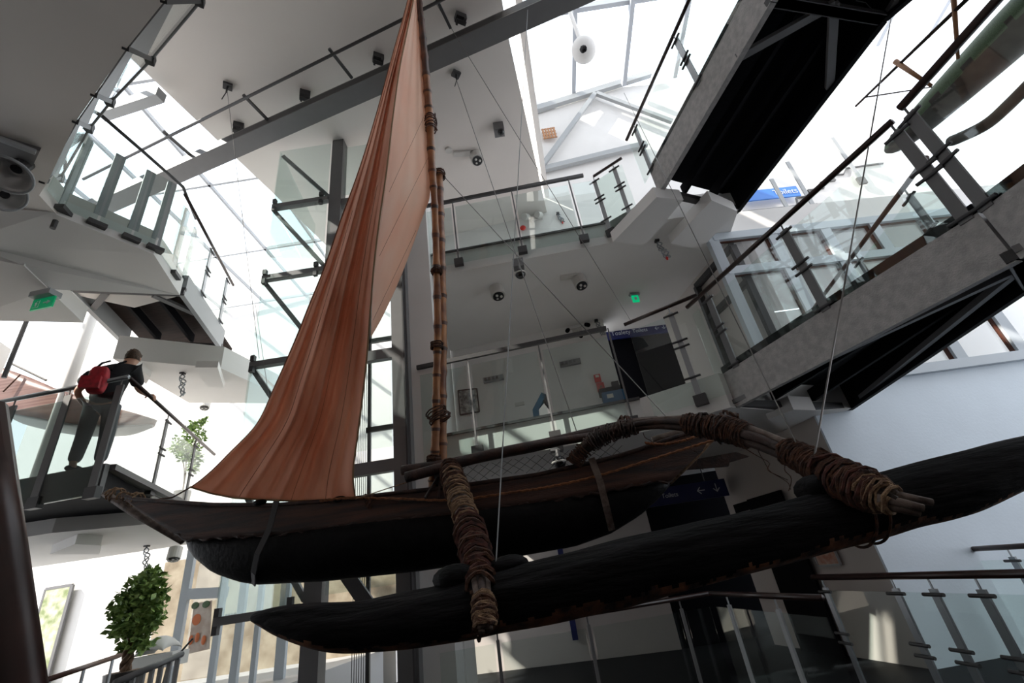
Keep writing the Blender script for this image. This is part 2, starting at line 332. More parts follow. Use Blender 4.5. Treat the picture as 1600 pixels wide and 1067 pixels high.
# landing beyond
LP = [(175, 534), (340, 534), (352, 602), (340, 606)]
zL = 5.45
mb = MB(); f0, f1 = q(176, 560, zL), q(345, 575, zL)
mb.prism([f0, f1, f1 + V3((0.35, 2.0, 0)), f0 + V3((-0.2, 2.0, 0))], (0, 0, 0.42))
struct('trim_8', mb, m_white, 'white landing block behind the standing person', 'landing')
mb = MB(); zz = zL - 0.12
mb.prism([q(200, 571, zz), q(212, 571, zz), q(235, 590, zz), q(228, 600, zz)], (0, 0, 0.12)); mb.prism([q(305, 574, zz), q(340, 574, zz), q(350, 606, zz), q(322, 604, zz)], (0, 0, 0.12))
struct('trim_9', mb, m_white, 'small ribs under the white landing block', 'soffit')
# bright hall on the left
struct('wall_left_back', wallmb((-14, 11.6), (-3.4, 11.2), 0, 12.0, 0.25), m_white, 'tall sunlit white wall at the far left', 'wall')
FL = [(-12, 6.2), (-6.6, 6.24), (-5.6, 6.62), (-6.11, 8.51), (-6.2, 8.9), (-12, 8.6)]
struct('floor_walkway_left', plate([(-12, 5.4), (-6.74, 5.27), (-4.97, 5.13), (-5.62, 6.62), (-6.6, 6.23), (-12, 6.19)], 3.12, G1 - 0.01), m_black, 'dark steel walkway under the standing person', 'floor')
t_ = MB(); t_.bar((-12, 5.36, 3.2), (-6.74, 5.24, 3.2), 0.06, 0.34); t_.bar((-6.74, 5.24, 3.2), (-4.95, 5.1, 3.2), 0.06, 0.34)
struct('trim_14', t_, m_steel, 'grey steel edge of the left walkway', 'edge strip')
struct('floor_gallery_lower_left', plate(FL, L1S, G1), m_white, 'first floor gallery slab under the standing person', 'floor')
mb = MB(); q3 = lambda x, y: Z(x, y, 2.8)
mb.prism([q3(78, 866), q3(155, 866), q3(157, 852), q3(117, 850)], (0, 0, 0.2))
struct('trim_10', mb, m_white, 'short downstand beam under the lower left gallery', 'beam')
struct('floor_entrance', plate([(-13, 6.6), (-4.2, 6.9), (-3.6, 11), (-13, 11)], 0.0, 0.62), m_lsteel, 'raised floor by the entrance', 'floor')

# glazed roofs: steel bars, then panes
def bars(name, label, lst, m, w=0.05, h=0.08, cat='roof bar'):
    t = MB()
    for a, b in lst: t.bar(a, b, w, h)
    return struct(name, t, m, label, cat)
mb = []
for x in (-11.2, -9.9, -8.6, -7.3, -6.0, -4.7): mb.append(((x, 2.2, 10.0), (x, 11.4, 10.0)))
for y in (2.3, 4.5, 6.8, 9.0, 11.2): mb.append(((-11.4, y, 10.0), (-4.2, y, 10.0)))
bars('window_1', 'steel bars of the left glazed roof', mb, m_raft, cat='glazed roof')
struct('window_2', plate([(-11.5, 2.2), (-4.1, 2.2), (-4.1, 11.4), (-11.5, 11.4)], 10.08, 10.10), m_wglass, 'glass panes of the left roof', 'glazed roof')
EZ = PL(860, 140, (1.3, 8.98), (12, 9.78)).z
mb = []
rx_ = [PL(x, y, (1.3, 8.98), (12, 9.78)).x for x, y in ((822, 175), (895, 150), (968, 125))]
for i in range(9):
    x = rx_[0] + i * (rx_[2] - rx_[0]) / 2; mb.append(((x, 0.2, EZ + 1.1), (x, 9.1, EZ - 0.25)))
for y in (0.3, 2.6, 4.8, 7.0): mb.append(((0.6, y, EZ + (9.1 - y) * 0.15 - 0.1), (12, y, EZ + (9.1 - y) * 0.15 - 0.1)))
bars('window_3', 'white rafters of the right glazed roof', mb, m_raft, 0.12, 0.2, cat='glazed roof')
t = MB(); e0, e1 = EZ + 1.25, EZ + 0.02
t.hexa([V3((0.5, 0.2, e0)), V3((12, 0.2, e0)), V3((12, 9.9, e1)), V3((0.5, 9.9, e1))], [V3((0.5, 0.2, e0 + 0.02)), V3((12, 0.2, e0 + 0.02)), V3((12, 9.9, e1 + 0.02)), V3((0.5, 9.9, e1 + 0.02))])
struct('window_4', t, m_wglass, 'glass panes of the right roof', 'glazed roof')
# eave beam and diagonal braces against the cream wall
pw = lambda x, y, o=0.12: PL(x, y, (1.3, 9.1 - o), (12, 9.9 - o))
t = thing('roof_truss', 'white steel eave beam with slanting braces high on the right wall', 'truss', pw(825, 175))
MB().bar(pw(818, 177), pw(1015, 116), 0.14, 0.2).build('eave_beam', m_lsteel, t)
MB().bar(pw(930, 146, 0.2), pw(845, 262, 0.2), 0.1, 0.13).build('brace', m_lsteel, t)
MB().bar(pw(932, 146, 0.2), pw(1050, 190, 0.2), 0.1, 0.13).build('brace', m_lsteel, t)
t = MB(); p = pw(858, 208)
for i in range(5): t.box(p + V3((-0.16 + 0.08 * i, 0, 0)), 0.05, 0.03, 0.42)
for i in range(4): t.box(p + V3((0, 0, -0.2 + 0.13 * i)), 0.4, 0.02, 0.03)
tag(t.build('wall_vent', m_stick), 'small rectangular grille on the cream wall below the glazed roof', 'vent')
MBt = MB(); MBt.bar(pw(835, 268), pw(1010, 225), 0.12, 0.16)
tag(MBt.build('cross_beam', m_lsteel), 'white steel rail low on the bright wall, beneath the wall grille', 'beam')

# gallery windows on the right wall
t = thing('window_5', None, None, won(4.1)); t['kind'] = 'structure'; t['label'] = 'row of framed windows above the pale wall on the right'; t['category'] = 'window'
fr = MB(); xs = [PL(px, py, WA, WB).x for px, py in ((1111, 375), (1197, 357), (1280, 352), (1355, 345), (1437, 337))]
st = xs[4] - xs[3]; xs += [xs[4] + st * k for k in (1, 2, 3, 4)]
zt = PL(1215, 418, WA, WB).z
for x in xs:
    fr.bar(won(x, -0.02) + V3((0, 0, sill)), won(x, -0.02) + V3((0, 0, L2S)), 0.16, 0.12, (0, 1, 0))
for z in (sill + 0.05, zt, L2S - 0.08): fr.bar(won(xs[0], -0.03) + V3((0, 0, z)), won(xs[-1], -0.03) + V3((0, 0, z)), 0.12, 0.14)
fr.build('window_frame', m_cafe, t)
for i in range(len(xs) - 1):
    for (z0, z1) in ((sill + 0.1, zt - 0.06), (zt + 0.06, L2S - 0.14)):
        p, r = won(xs[i] + 0.09, 0), won(xs[i + 1] - 0.09, 0)
        b = MB()
        for a, c, u in ((p + V3((0, 0, z0)), r + V3((0, 0, z0)), 0), (p + V3((0, 0, z1)), r + V3((0, 0, z1)), 0)): b.bar(a, c, 0.05, 0.04)
        for s_ in (p, r): b.bar(s_ + V3((0, 0, z0)), s_ + V3((0, 0, z1)), 0.04, 0.05)
        sash = b.build('sash', m_brail, t)
        MB().prism([p + V3((0, 0, z0)), r + V3((0, 0, z0)), r + V3((0, 0, z1)), p + V3((0, 0, z1))], (0, 0.01, 0)).build('pane', m_wglass, sash)
# tall narrow window frame beside it, at the corridor corner
t = MB(); A, B = (3.7, 7.6), (3.98, 6.45)
a, b = PL(1066, 400, A, B), PL(1108, 372, A, B)
z0 = G1
for s_ in (A, B): t.bar(V3((*s_, z0)), V3((*s_, 6.0)), 0.1, 0.1)
for z in (z0 + 1.9, 6.0): t.bar(V3((*A, z)), V3((*B, z)), 0.1, 0.1)
struct('door_1', t, m_dsteel, 'dark framed glass door at the end of the corridor', 'door')

# ================================================================ balustrades
def clamp_set(mb, p, d, n, z, L=0.14):
    mb.tube([p + V3((0, 0, z)) - d * L * 0.1 + n * 0.05, p + V3((0, 0, z)) + d * L + n * 0.05], 0.018, 8)
def balustrade(label, path, posts, group=None, rail_h=1.06, drop=0.3, post_w=0.07, post_m=None, rail_m=None, rail_r=0.026, glass=None, square=False, glass_top=0.93, gap=0.04, off=0.05, ends=None, cl=True, glz=None):
    """path: floor-edge points at floor level; posts: list of points on it"""
    post_m = post_m or m_inox; rail_m = rail_m or m_rail; glass = glass or m_glass
    path = [V3(p) for p in path]; posts = [V3(p) for p in posts]
    t = thing('glass_balustrade', label, 'balustrade', path[0], group)
    n = hz(path[0], path[-1])
    rl = [p + V3((0, 0, rail_h)) + n * off for p in path]
    hr = MB()
    if square:
        for a, b in zip(rl[:-1], rl[1:]): hr.bar(a, b, 0.05, 0.06)
    else: hr.tube(rl, rail_r, 10)
    hr.build('handrail', rail_m, t, smooth=not square)
    for p in posts:
        d = (path[-1] - path[0]).normalized(); q0 = p + n * off
        pb = MB(); pb.bar(q0 + V3((0, 0, -drop)), q0 + V3((0, 0, rail_h - 0.1)), 0.022 if square else post_w, 0.03 if square else 0.022, n.cross(V3((0, 0, 1))) if False else n)
        po = pb.build('post', post_m, t)
        MB().tube([q0 + V3((0, 0, rail_h - 0.12)), q0 + V3((0, 0, rail_h))], 0.009, 6).build('rail_stem', post_m, po)
        if cl:
            for z in (rail_h - 0.14, rail_h * 0.5, rail_h * 0.42, 0.02): 
                MB().tube([q0 - d * 0.10 + n * 0.02 + V3((0, 0, z)), q0 + d * 0.10 + n * 0.02 + V3((0, 0, z))], 0.015, 8).build('clamp', m_dsteel, po)
        if drop < 0.05: continue
        bb = MB(); bb.box(q0 + V3((0, 0, -drop + 0.05)) - n * 0.02, 0.15, 0.08, 0.13, math.atan2(d.y, d.x)); bb.build('bracket', m_dsteel, po)
    ss = ends or [path[0], path[-1]]
    stops = [ss[0]] + posts + [ss[-1]]
    for a, b in zip(stops[:-1], stops[1:]):
        L = (b - a).length
        if L < 0.18: continue
        d = (b - a).normalized(); a2, b2 = a + d * gap + n * (off - 0.01), b - d * gap + n * (off - 0.01)
        lo = -drop + 0.02 if glz is None else glz
        MB().prism([a2 + V3((0, 0, lo)), b2 + V3((0, 0, lo)), b2 + V3((0, 0, glass_top)), a2 + V3((0, 0, glass_top))], n * 0.012).build('glass_panel', glass, t)
    return t
def on(line, px, py):
    A, B = line; return PL(px, py, A, B)
def foot(line, px, py, z):
    p = on(line, px, py); return V3((p.x, p.y, z))
# facade, level 2 (thin rods)
f2 = [V3((-1.38, 6.26, G2)), V3((1.50, 6.12, G2))]; ln = ((f2[0].x, f2[0].y), (f2[1].x, f2[1].y))
r2l = on(ln, 912, 283)
f2[1] = V3((r2l.x, on(ln, 912, 283).y, G2))
balustrade('glass balustrade with thin rods on the upper white landing, behind the mast top', f2, [foot(ln, x, y, G2) for x, y in ((707, 305), (798, 293), (889, 290))], square=True, rail_m=m_dsteel, post_m=m_steel, cl=False, drop=0.36, rail_h=1.08, off=0.09, ends=[f2[0], V3((1.9, 6.12, G2))], glass=m_gglass)
f1 = [V3((-1.43, 6.10, G1)), V3((1.35, 5.79, G1))]; ln1 = ((f1[0].x, f1[0].y), (f1[1].x, f1[1].y))
balustrade('glass balustrade with thin rods on the middle landing, just above the hull', f1, [foot(ln1, x, y, G1) for x, y in ((734, 570), (845, 557), (957, 545))], square=True, rail_m=m_dsteel, post_m=m_steel, cl=False, drop=0.36, rail_h=1.06, off=0.09, glass=m_gglass, ends=[f1[0], V3((1.5, 5.78, G1))])
for nm, pts, z in (('trim_11', [f2[0], V3((1.92, 6.12, G2))], G2), ('trim_12', [f1[0], V3((1.54, 5.78, G1))], G1)):
    n = hz(pts[0], pts[1]); t = MB(); t.bar(pts[0] + n * 0.015 + V3((0, 0, 0.0)), pts[1] + n * 0.015, 0.03, 0.035)
    struct(nm, t, m_dsteel, 'dark metal edge strip of the landing floor', 'edge strip')
# level 1, corner balustrade by the corridor (between facade and bridge)
a, b = V3((1.62, 5.72, G1)), V3((2.42, 5.25, G1)); l = ((a.x, a.y), (b.x, b.y))
balustrade('short angled glass balustrade in front of the dark corridor, middle level', [a, V3((2.50, 5.2, G1))], [foot(l, 1045, 480, G1)], drop=0.32, post_m=m_inox)
# bridges
NB = [V3((2.45, 5.2, G1)), V3((3.42, 2.72, G1))]
NB = [Z(1128, 585, G1), Z(1527, 332, G1)]
FB0, FB1 = Z(1328, 648, 2.9), Z(1600, 470, 2.9)
fd = (FB1 - FB0).normalized(); nd = (NB[1] - NB[0]).normalized()
def bridge(label, A0, A1, B0, B1, ztop, zbot, mnear, mfar, deckm, ncross, custom=None, ext=0.0):
    """A: near stringer, B: far stringer (plan points)"""
    t = thing('footbridge', label, 'footbridge', V3((A0.x, A0.y, zbot)))
    a0, a1, b0, b1 = [V3((p.x, p.y, 0)) for p in (A0, A1, B0, B1)]
    side = (b0 - a0); side = (side - side.project(a1 - a0)).normalized()
    MB().prism([a0 + V3((0, 0, zbot)), a1 + V3((0, 0, zbot)), a1 + V3((0, 0, ztop)), a0 + V3((0, 0, ztop))], side * 0.07).build('stringer', mnear, t)
    MB().prism([b0 + V3((0, 0, zbot)), b1 + V3((0, 0, zbot)), b1 + V3((0, 0, ztop)), b0 + V3((0, 0, ztop))], -side * 0.07).build('stringer', mfar, t)
    kd_ = side * 0.07
    MB().prism([a0 + kd_ * 0.2 + V3((0, 0, ztop)), a1 + kd_ * 0.2 + V3((0, 0, ztop)), a1 + kd_ + V3((0, 0, ztop)), a0 + kd_ + V3((0, 0, ztop))], (0, 0, 0.09)).build('kerb', m_black, t)
    k = MB(); zt = ztop - 0.08
    ea, eb = (a1 - a0).normalized() * ext, (b1 - b0).normalized() * ext
    a0, b0, a1, b1 = a0 - ea, b0 - eb, a1 + ea, b1 + eb
    k.prism([a0 + side * 0.07 + V3((0, 0, zt)), a1 + side * 0.07 + V3((0, 0, zt)), b1 - side * 0.07 + V3((0, 0, zt)), b0 - side * 0.07 + V3((0, 0, zt))], (0, 0, 0.06)); k.build('deck', deckm, t)
    a0, b0, a1, b1 = a0 + ea, b0 + eb, a1 - ea, b1 - eb
    for u in (0.33, 0.67):
        MB().bar(lerp(a0, b0, u) + V3((0, 0, zbot + 0.2)), lerp(a1, b1, u) + V3((0, 0, zbot + 0.2)), 0.05, 0.16).build('joist', m_black, t)
    for i in range(ncross + 1):
        u = i / ncross
        MB().bar(lerp(a0, a1, u) + V3((0, 0, zbot + 0.05)), lerp(b0, b1, u) + V3((0, 0, zbot + 0.05)), 0.1, 0.08).build('cross_member', m_dsteel, t)
        if i < ncross and not custom:
            v = (i + 1) / ncross
            c = lerp(lerp(a0, a1, v), lerp(b0, b1, v), 0.5)
            MB().bar(lerp(a0, a1, u) + V3((0, 0, zbot + 0.07)), c + V3((0, 0, zbot + 0.07)), 0.06, 0.05).build('brace', m_steel, t)
            MB().bar(lerp(b0, b1, u) + V3((0, 0, zbot + 0.07)), c + V3((0, 0, zbot + 0.07)), 0.06, 0.05).build('brace', m_steel, t)
    for p, q_ in (custom or []):
        MB().bar(Z(*p, zbot + 0.05), Z(*q_, zbot + 0.05), 0.09, 0.05).build('brace', m_steel, t)
    return t
A0, A1 = NB[0], NB[1]; B0, B1 = V3((4.78, 5.5, 0)), V3((FB0.x + fd.x * 3.6, FB0.y + fd.y * 3.6, 0))
B0 = FB0 + fd * 0.12
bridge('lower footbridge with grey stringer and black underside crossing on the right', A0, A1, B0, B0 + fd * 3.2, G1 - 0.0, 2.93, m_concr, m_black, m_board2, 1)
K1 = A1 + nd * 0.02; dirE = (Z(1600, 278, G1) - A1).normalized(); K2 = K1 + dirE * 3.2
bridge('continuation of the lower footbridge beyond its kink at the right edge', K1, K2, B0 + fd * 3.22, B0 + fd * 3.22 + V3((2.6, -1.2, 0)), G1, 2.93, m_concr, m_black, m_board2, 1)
# upper bridge
U0, U1 = Z(1028, 300, 6.25), Z(1197, 10, 6.25); ud = (U1 - U0).normalized(); U2e = U0 + ud * 3.4
V0, V1 = Z(1157, 333, 6.2), Z(1388, 36, 6.2); vd = (V1 - V0).normalized()
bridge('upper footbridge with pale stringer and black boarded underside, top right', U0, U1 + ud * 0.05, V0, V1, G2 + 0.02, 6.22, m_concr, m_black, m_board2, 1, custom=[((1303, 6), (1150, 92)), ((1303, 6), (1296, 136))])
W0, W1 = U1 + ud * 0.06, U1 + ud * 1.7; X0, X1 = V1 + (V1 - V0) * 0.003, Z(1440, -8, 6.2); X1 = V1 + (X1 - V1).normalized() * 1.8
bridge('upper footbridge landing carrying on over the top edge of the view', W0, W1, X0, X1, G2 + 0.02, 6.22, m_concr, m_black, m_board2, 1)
# balustrades of the bridges
la = ((A0.x, A0.y), (A1.x, A1.y))
fp = lambda x, y: foot(la, x, y, G1)
n_ = hz(A0, A1)
def withz(p, z): return V3((p.x, p.y, z))
balustrade('glass balustrade with wide flat posts along the near side of the lower footbridge', [A0 - nd * 0.15, A1 - nd * 0.05], [fp(1140, 548), fp(1284, 470), fp(1505, 338)], post_w=0.09, post_m=m_steel, drop=0.02, rail_h=1.08, off=0.0, rail_m=m_rail, rail_r=0.03)
le = ((K1.x, K1.y), (K2.x, K2.y))
balustrade('glass balustrade past the kink of the lower footbridge at the right edge', [K1 + dirE * 0.02, K2], [foot(le, 1537, 318, G1), K1 + dirE * 1.6], post_w=0.09, post_m=m_steel, drop=0.02, rail_h=1.12, off=0.0, rail_r=0.035)
balustrade('far glass balustrade with red-brown rail behind the lower footbridge', [B0 + fd * 0.2 + V3((0, 0, G1 - B0.z)), B0 + fd * 3.2 + V3((0, 0, G1 - B0.z))], [B0 + fd * k + V3((0, 0, G1 - B0.z)) for k in (0.6, 1.7, 2.8)], post_w=0.07, drop=0.02, off=0.0, rail_m=m_brail)
lu = ((U0.x, U0.y), (U1.x, U1.y))
balustrade('glass balustrade running up beside the upper footbridge under the glazed roof', [withz(U0 - ud * 0.25, G2), withz(U1 + ud * 0.6, G2)], [foot(lu, 1010, 245, G2), foot(lu, 1092, 130, G2)], post_w=0.08, drop=0.02, off=0.0, post_m=m_inox)
a, b = V3((1.95, 6.1, G2)), V3((2.42, 5.78, G2)); l = ((a.x, a.y), (b.x, b.y))
balustrade('short angled glass balustrade joining the upper landing to the upper footbridge', [a, b], [foot(l, 975, 305, G2), foot(l, 945, 330, G2)], drop=0.3, post_m=m_lsteel)

# ground level balustrades
R1, RK, R0 = Z(680, 999, 1.06), Z(1108, 927, 1.06), Z(1284, 934, 1.06)
l = ((R1.x, R1.y), (RK.x, RK.y)); P0 = lambda x, y: foot(l, x, y, 0)
balustrade('long glass balustrade on the ground floor below the hull', [withz(R1, 0), withz(RK, 0)], [P0(778, 1003), P0(921, 985), P0(1066, 957)], rail_h=1.06, off=0.0, drop=0.0, post_w=0.035, post_m=m_steel, cl=False)
l = ((RK.x, RK.y), (R0.x, R0.y)); P0 = lambda x, y: foot(l, x, y, 0)
balustrade('short glass balustrade with two bright posts on the ground floor, right of the long one', [withz(lerp(RK, R0, 0.02), 0), withz(R0, 0)], [P0(1139, 945), P0(1215, 950)], rail_h=1.06, off=0.0, drop=0.0, post_w=0.06, post_m=m_lsteel, cl=False)
R2_, R3 = Z(1270, 902, 1.06), Z(1600, 896, 1.06); dd = (R3 - R2_).normalized(); l2 = ((R2_.x, R2_.y), (R3.x, R3.y)); P0 = lambda x, y: foot(l2, x, y, 0)
balustrade('nearest glass balustrade at the lower right, with a dark red rail', [withz(R2_, 0), withz(R3 + dd * 1.2, 0)], [P0(1292, 925), P0(1397, 915), P0(1455, 915), P0(1535, 925)], rail_h=1.06, off=0.0, drop=0.0, post_w=0.07, rail_r=0.03)
R4, R5 = Z(1443, 862, 1.06), Z(1600, 853, 1.06); dd2 = (R5 - R4).normalized(); l3 = ((R4.x, R4.y), (R5.x, R5.y)); P0 = lambda x, y: foot(l3, x, y, 0)
balustrade('farther glass balustrade at the lower right, in front of the pale wall', [withz(R4, 0), withz(R5 + dd2 * 1.0, 0)], [P0(1475, 885), P0(1590, 885)], rail_h=1.06, off=0.0, drop=0.0, post_w=0.08, rail_r=0.03)

# left balustrades
CR = Z(201, 589, G1 + 1.1); LF = Z(0, 628, G1 + 1.1); RG = Z(335, 710, G1 + 1.1)
ldir = (LF - CR).normalized(); rdir = (RG - CR).normalized()
lL = ((CR.x, CR.y), (LF.x, LF.y)); lR = ((CR.x, CR.y), (RG.x, RG.y))
balustrade('glass balustrade with pale steel rail in front of the standing person', [withz(CR, G1), withz(LF + ldir * 1.6, G1)], [foot(lL, 178, 640, G1), foot(lL, 100, 640, G1), foot(lL, 15, 650, G1)], rail_h=1.1, off=0.0, drop=0.38, post_w=0.1, post_m=m_steel, rail_m=m_inox, rail_r=0.03, glass=m_tglass, cl=False)
balustrade('receding glass balustrade right of the standing person', [withz(CR + rdir * 0.03, G1), withz(RG, G1)], [foot(lR, 262, 655, G1), foot(lR, 306, 690, G1)], rail_h=1.1, off=0.0, drop=0.1, post_w=0.07, post_m=m_steel, rail_m=m_rail, rail_r=0.026)
t = MB(); t.bar(withz(CR + rdir * 0.1, G1 - 0.03), withz(RG, G1 - 0.03), 0.14, 0.07)
struct('trim_13', t, m_dsteel, 'dark chequered edge plate of the left gallery', 'edge strip')
# second floor gallery, left
zr = 7.78
pr = [Z(*p, 7.5) for p in ((385, -90), (312, 0), (235, 92), (172, 158), (139, 199), (93, 277))]
edge = [V3((p[0], p[1], G2)) for p in E2]
t = thing('glass_balustrade', 'curved glass balustrade on dark steel fascia along the upper left gallery', 'balustrade', edge[5])
MB().tube(pr, 0.025, 8).build('handrail', m_dsteel, t, smooth=True)
ge = [Z(*p, 6.3) for p in ((330, -90), (258, 0), (198, 75), (148, 148), (119, 190), (67, 283))]
gr = [Z(*p, 7.5) for p in ((385, -90), (312, 0), (235, 92), (172, 158), (139, 199), (93, 277))]
for i in range(5):
    a, b, c, d = ge[i], ge[i + 1], gr[i + 1], gr[i]
    MB().prism([a, b, lerp(b, c, 0.72), lerp(a, d, 0.2)], (b - a).cross(c - b).normalized() * 0.012).build('fascia_panel', m_steel, t)
    MB().prism([lerp(a, d, 0.22), lerp(b, c, 0.74), c, d], (b - a).cross(c - b).normalized() * 0.010).build('glass_panel', m_gglass, t)
    q_ = MB(); q_.bar(b - (c - b) * 0.04, c, 0.05, 0.05); q_.box(c, 0.09, 0.09, 0.12, 0.6); q_.build('bracket_arm', m_dsteel, t)
pr2 = [Z(158, 180, zr), Z(225, 238, zr), Z(286, 292, zr), Z(306, 342, zr)]
t = thing('glass_balustrade', 'glass balustrade with broad steel posts above the sloping left soffit', 'balustrade', edge[8])
MB().tube(pr2, 0.024, 8).build('handrail', m_dsteel, t, smooth=True)
ed2 = [edge[6], edge[7], lerp(edge[7], edge[8], 0.35), lerp(edge[7], edge[8], 0.72), edge[8], edge[9], edge[10]]
for i in range(len(ed2) - 1):
    a, b = ed2[i], ed2[i + 1]; n = hz(a, b); d = (b - a).normalized()
    MB().prism([a + n * 0.04 + d * 0.015 + V3((0, 0, -0.3)), b + n * 0.04 - d * 0.015 + V3((0, 0, -0.3)), b + n * 0.04 - d * 0.015 + V3((0, 0, 0.98)), a + n * 0.04 + d * 0.015 + V3((0, 0, 0.98))], n * 0.012).build('glass_panel', m_gglass, t)
    MB().bar(b + n * 0.0 + V3((0, 0, -0.3)), b + n * 0.0 + V3((0, 0, 1.0)), 0.12, 0.03, n).build('post', m_lsteel, t)
    MB().box(b + n * 0.05 + V3((0, 0, -0.33)), 0.2, 0.1, 0.06, math.atan2(d.y, d.x)).build('bracket', m_dsteel, t)
# dark bridge on the left between gallery and the landing
q = lambda x, y, z: Z(x, y, z)
a0, a1 = q(104, 455, 6.2), q(192, 540, 6.2); b0, b1 = q(288, 462, 6.2), q(347, 545, 6.2)
bridge('short footbridge with dark boarded underside behind the left gallery', withz(a0, 0), withz(a1, 0), withz(b0, 0), withz(b1, 0), 6.6, 6.2, m_lsteel, m_lsteel, m_board, 1, custom=[((166, 457), (145, 482)), ((240, 461), (305, 490))], ext=0.7)
bl = ((b0.x, b0.y), (b1.x, b1.y)); bd = (b1 - b0).normalized()
balustrade('glass balustrade on the short left footbridge', [withz(b0 - bd * 0.7, 6.6), withz(b1, 6.6)], [foot(bl, 322, 430, 6.6), foot(bl, 347, 480, 6.6)], rail_h=1.1, off=0.0, drop=0.02, post_w=0.09, post_m=m_inox)

# ================================================================ lift shaft
t = thing('lift_shaft', 'tall glass lift shaft framed in grey steel behind the sail', 'lift shaft', (-2.8, 6.3, 0))
LY = 5.88; xl = -3.88
xc1 = [Y(507, 417, LY).x, Y(527, 417, LY).x]; xc2 = [Y(610, 440, LY).x, Y(633, 440, LY).x]
for (x0, x1) in (xc1, xc2): MB().box(((x0 + x1) / 2, LY + 0.1, CZ / 2), x1 - x0, 0.2, CZ).build('column', m_steel, t)
MB().box((xc2[1] - 0.03, LY + 0.02, CZ / 2), 0.02, 0.25, CZ).build('column_edge', m_dsteel, t)
zs = [1.55, 3.2, 4.82, 6.40, 7.98, 9.45]
DX = 0.25
for z in zs[:-1]:
    b = MB(); b.bar((xl, LY, z), (xc1[0], LY, z), 0.1, 0.09); b.build('transom', m_steel, t)
for z in (1.2, 3.05, 4.7, 5.75, 7.9):
    MB().bar((xc1[1], LY + 0.08, z), (xc2[0], LY + 0.08, z), 0.1, 0.16).build('transom', m_steel, t)
for z0, z1 in zip(zs[:-1], zs[1:]):
    MB().bar((xl + 0.02, LY + 0.06, z1 - 0.06), (xc1[0], LY + 0.06, z0 + 0.08), 0.05, 0.07).build('brace', m_steel, t)
    MB().prism([(xl, LY - 0.03, z0 + 0.02), (xc1[0] - 0.02, LY - 0.03, z0 + 0.02), (xc1[0] - 0.02, LY - 0.03, z1 - 0.02), (xl, LY - 0.03, z1 - 0.02)], (0, 0.012, 0)).build('glass_panel', m_gglass, t)
    MB().prism([(xl, LY, z0 + 0.02), (xl - 0.25, LY + 2.0, z0 + 0.02), (xl - 0.25, LY + 2.0, z1 - 0.02), (xl, LY, z1 - 0.02)], (0.012, 0, 0)).build('glass_panel', m_gglass, t)
    MB().prism([(xc1[1] + 0.02, LY + 0.05, z0 + 0.1), (xc2[0] - 0.02, LY + 0.05, z0 + 0.1), (xc2[0] - 0.02, LY + 0.05, z1 - 0.1), (xc1[1] + 0.02, LY + 0.05, z1 - 0.1)], (0, 0.012, 0)).build('glass_panel', m_gglass, t)
    for x in (xl + 0.05, xc1[0] - 0.12):
        for dz in (0.09, -0.09): MB().box((x, LY - 0.05, z0 + dz), 0.06, 0.06, 0.09).build('clamp', m_dsteel, t)
b = MB()
for x in (-2.45, -2.0): b.box((x, LY + 1.0, CZ / 2), 0.05, 0.05, CZ)
for z in (2.2, 3.9, 5.5, 7.2): b.box((-2.2, LY + 1.0, z), 0.6, 0.05, 0.08)
b.build('guide_rail', m_dsteel, t)
b = MB()
for i in range(6): b.tube([(-2.62 + i * 0.03, LY + 0.9, 0.2), (-2.62 + i * 0.03, LY + 0.9, 9.3)], 0.005, 5)
b.build('hoist_cable', m_dsteel, t)
MB().bar((xc1[1] - 0.1, LY - 0.06, 2.4), (xc2[0] - 0.1, LY - 0.06, 1.2), 0.05, 0.16).build('brace', m_dsteel, t)

# ================================================================ big beam, pipe
ln = (Z(0, 383, 9.0), Z(880, -15, 9.0)); bdv = (ln[1] - ln[0]).normalized()
b0, b1 = ln[0] - bdv * 1.5, ln[1] + bdv * 4
perp = V3((-bdv.y, bdv.x, 0))
if perp.y < 0: perp = -perp
t = thing('roof_beam', 'long grey steel I-beam slanting under the ceiling behind the sail top', 'beam', b0)
MB().prism([b0 + V3((0, 0, 0.0)), b1, b1 + perp * 0.32, b0 + perp * 0.32], (0, 0, 0.02)).build('flange', m_steel, t)
MB().prism([b0 + perp * 0.0 + V3((0, 0, 0.02)), b1 + V3((0, 0, 0.02)), b1 + V3((0, 0, 0.16)), b0 + V3((0, 0, 0.16))], perp * 0.02).build('web', m_dsteel, t)
MB().prism([b0 + V3((0, 0, 0.16)), b1 + V3((0, 0, 0.16)), b1 + perp * 0.32 + V3((0, 0, 0.16)), b0 + perp * 0.32 + V3((0, 0, 0.16))], (0, 0, 0.02)).build('flange', m_steel, t)
p0, p1 = Z(130, 280, 9.1), Z(690, 0, 9.1); pd = (p1 - p0).normalized()
t = thing('track_pipe', 'thin dark pipe with cross arms running parallel to the roof beam', 'pipe', p0)
MB().tube([p0, p1 + pd * 2.5], 0.025, 8).build('pipe', m_dsteel, t, smooth=True)
for x, y, x2, y2 in ((255, 205, 303, 247), (380, 148, 418, 187), (514, 76, 550, 122), (681, -4, 704, 44), (830, -60, 850, -20)):
    MB().bar(Z(x, y, 9.14), Z(x2, y2, 9.14), 0.04, 0.04).build('cross_arm', m_dsteel, t)
for x, y in ((372, 202), (476, 152), (591, 95), (720, 32)):
    p = Z(x, y, 9.42); b = MB(); b.box(p + V3((0, 0, 0.07)), 0.17, 0.12, 0.13, 0.5)
    for k in (-0.06, 0.06): b.box(p + V3((k, 0, 0)), 0.03, 0.08, 0.1, 0.5)
    b.box(p - V3((0, 0, 0.05)), 0.16, 0.06, 0.03, 0.5)
    tag(b.build('beam_bracket', m_dsteel), 'small dark fixing bracket on the top edge of the slanting roof beam', 'bracket', 'fixing brackets on the roof beam')
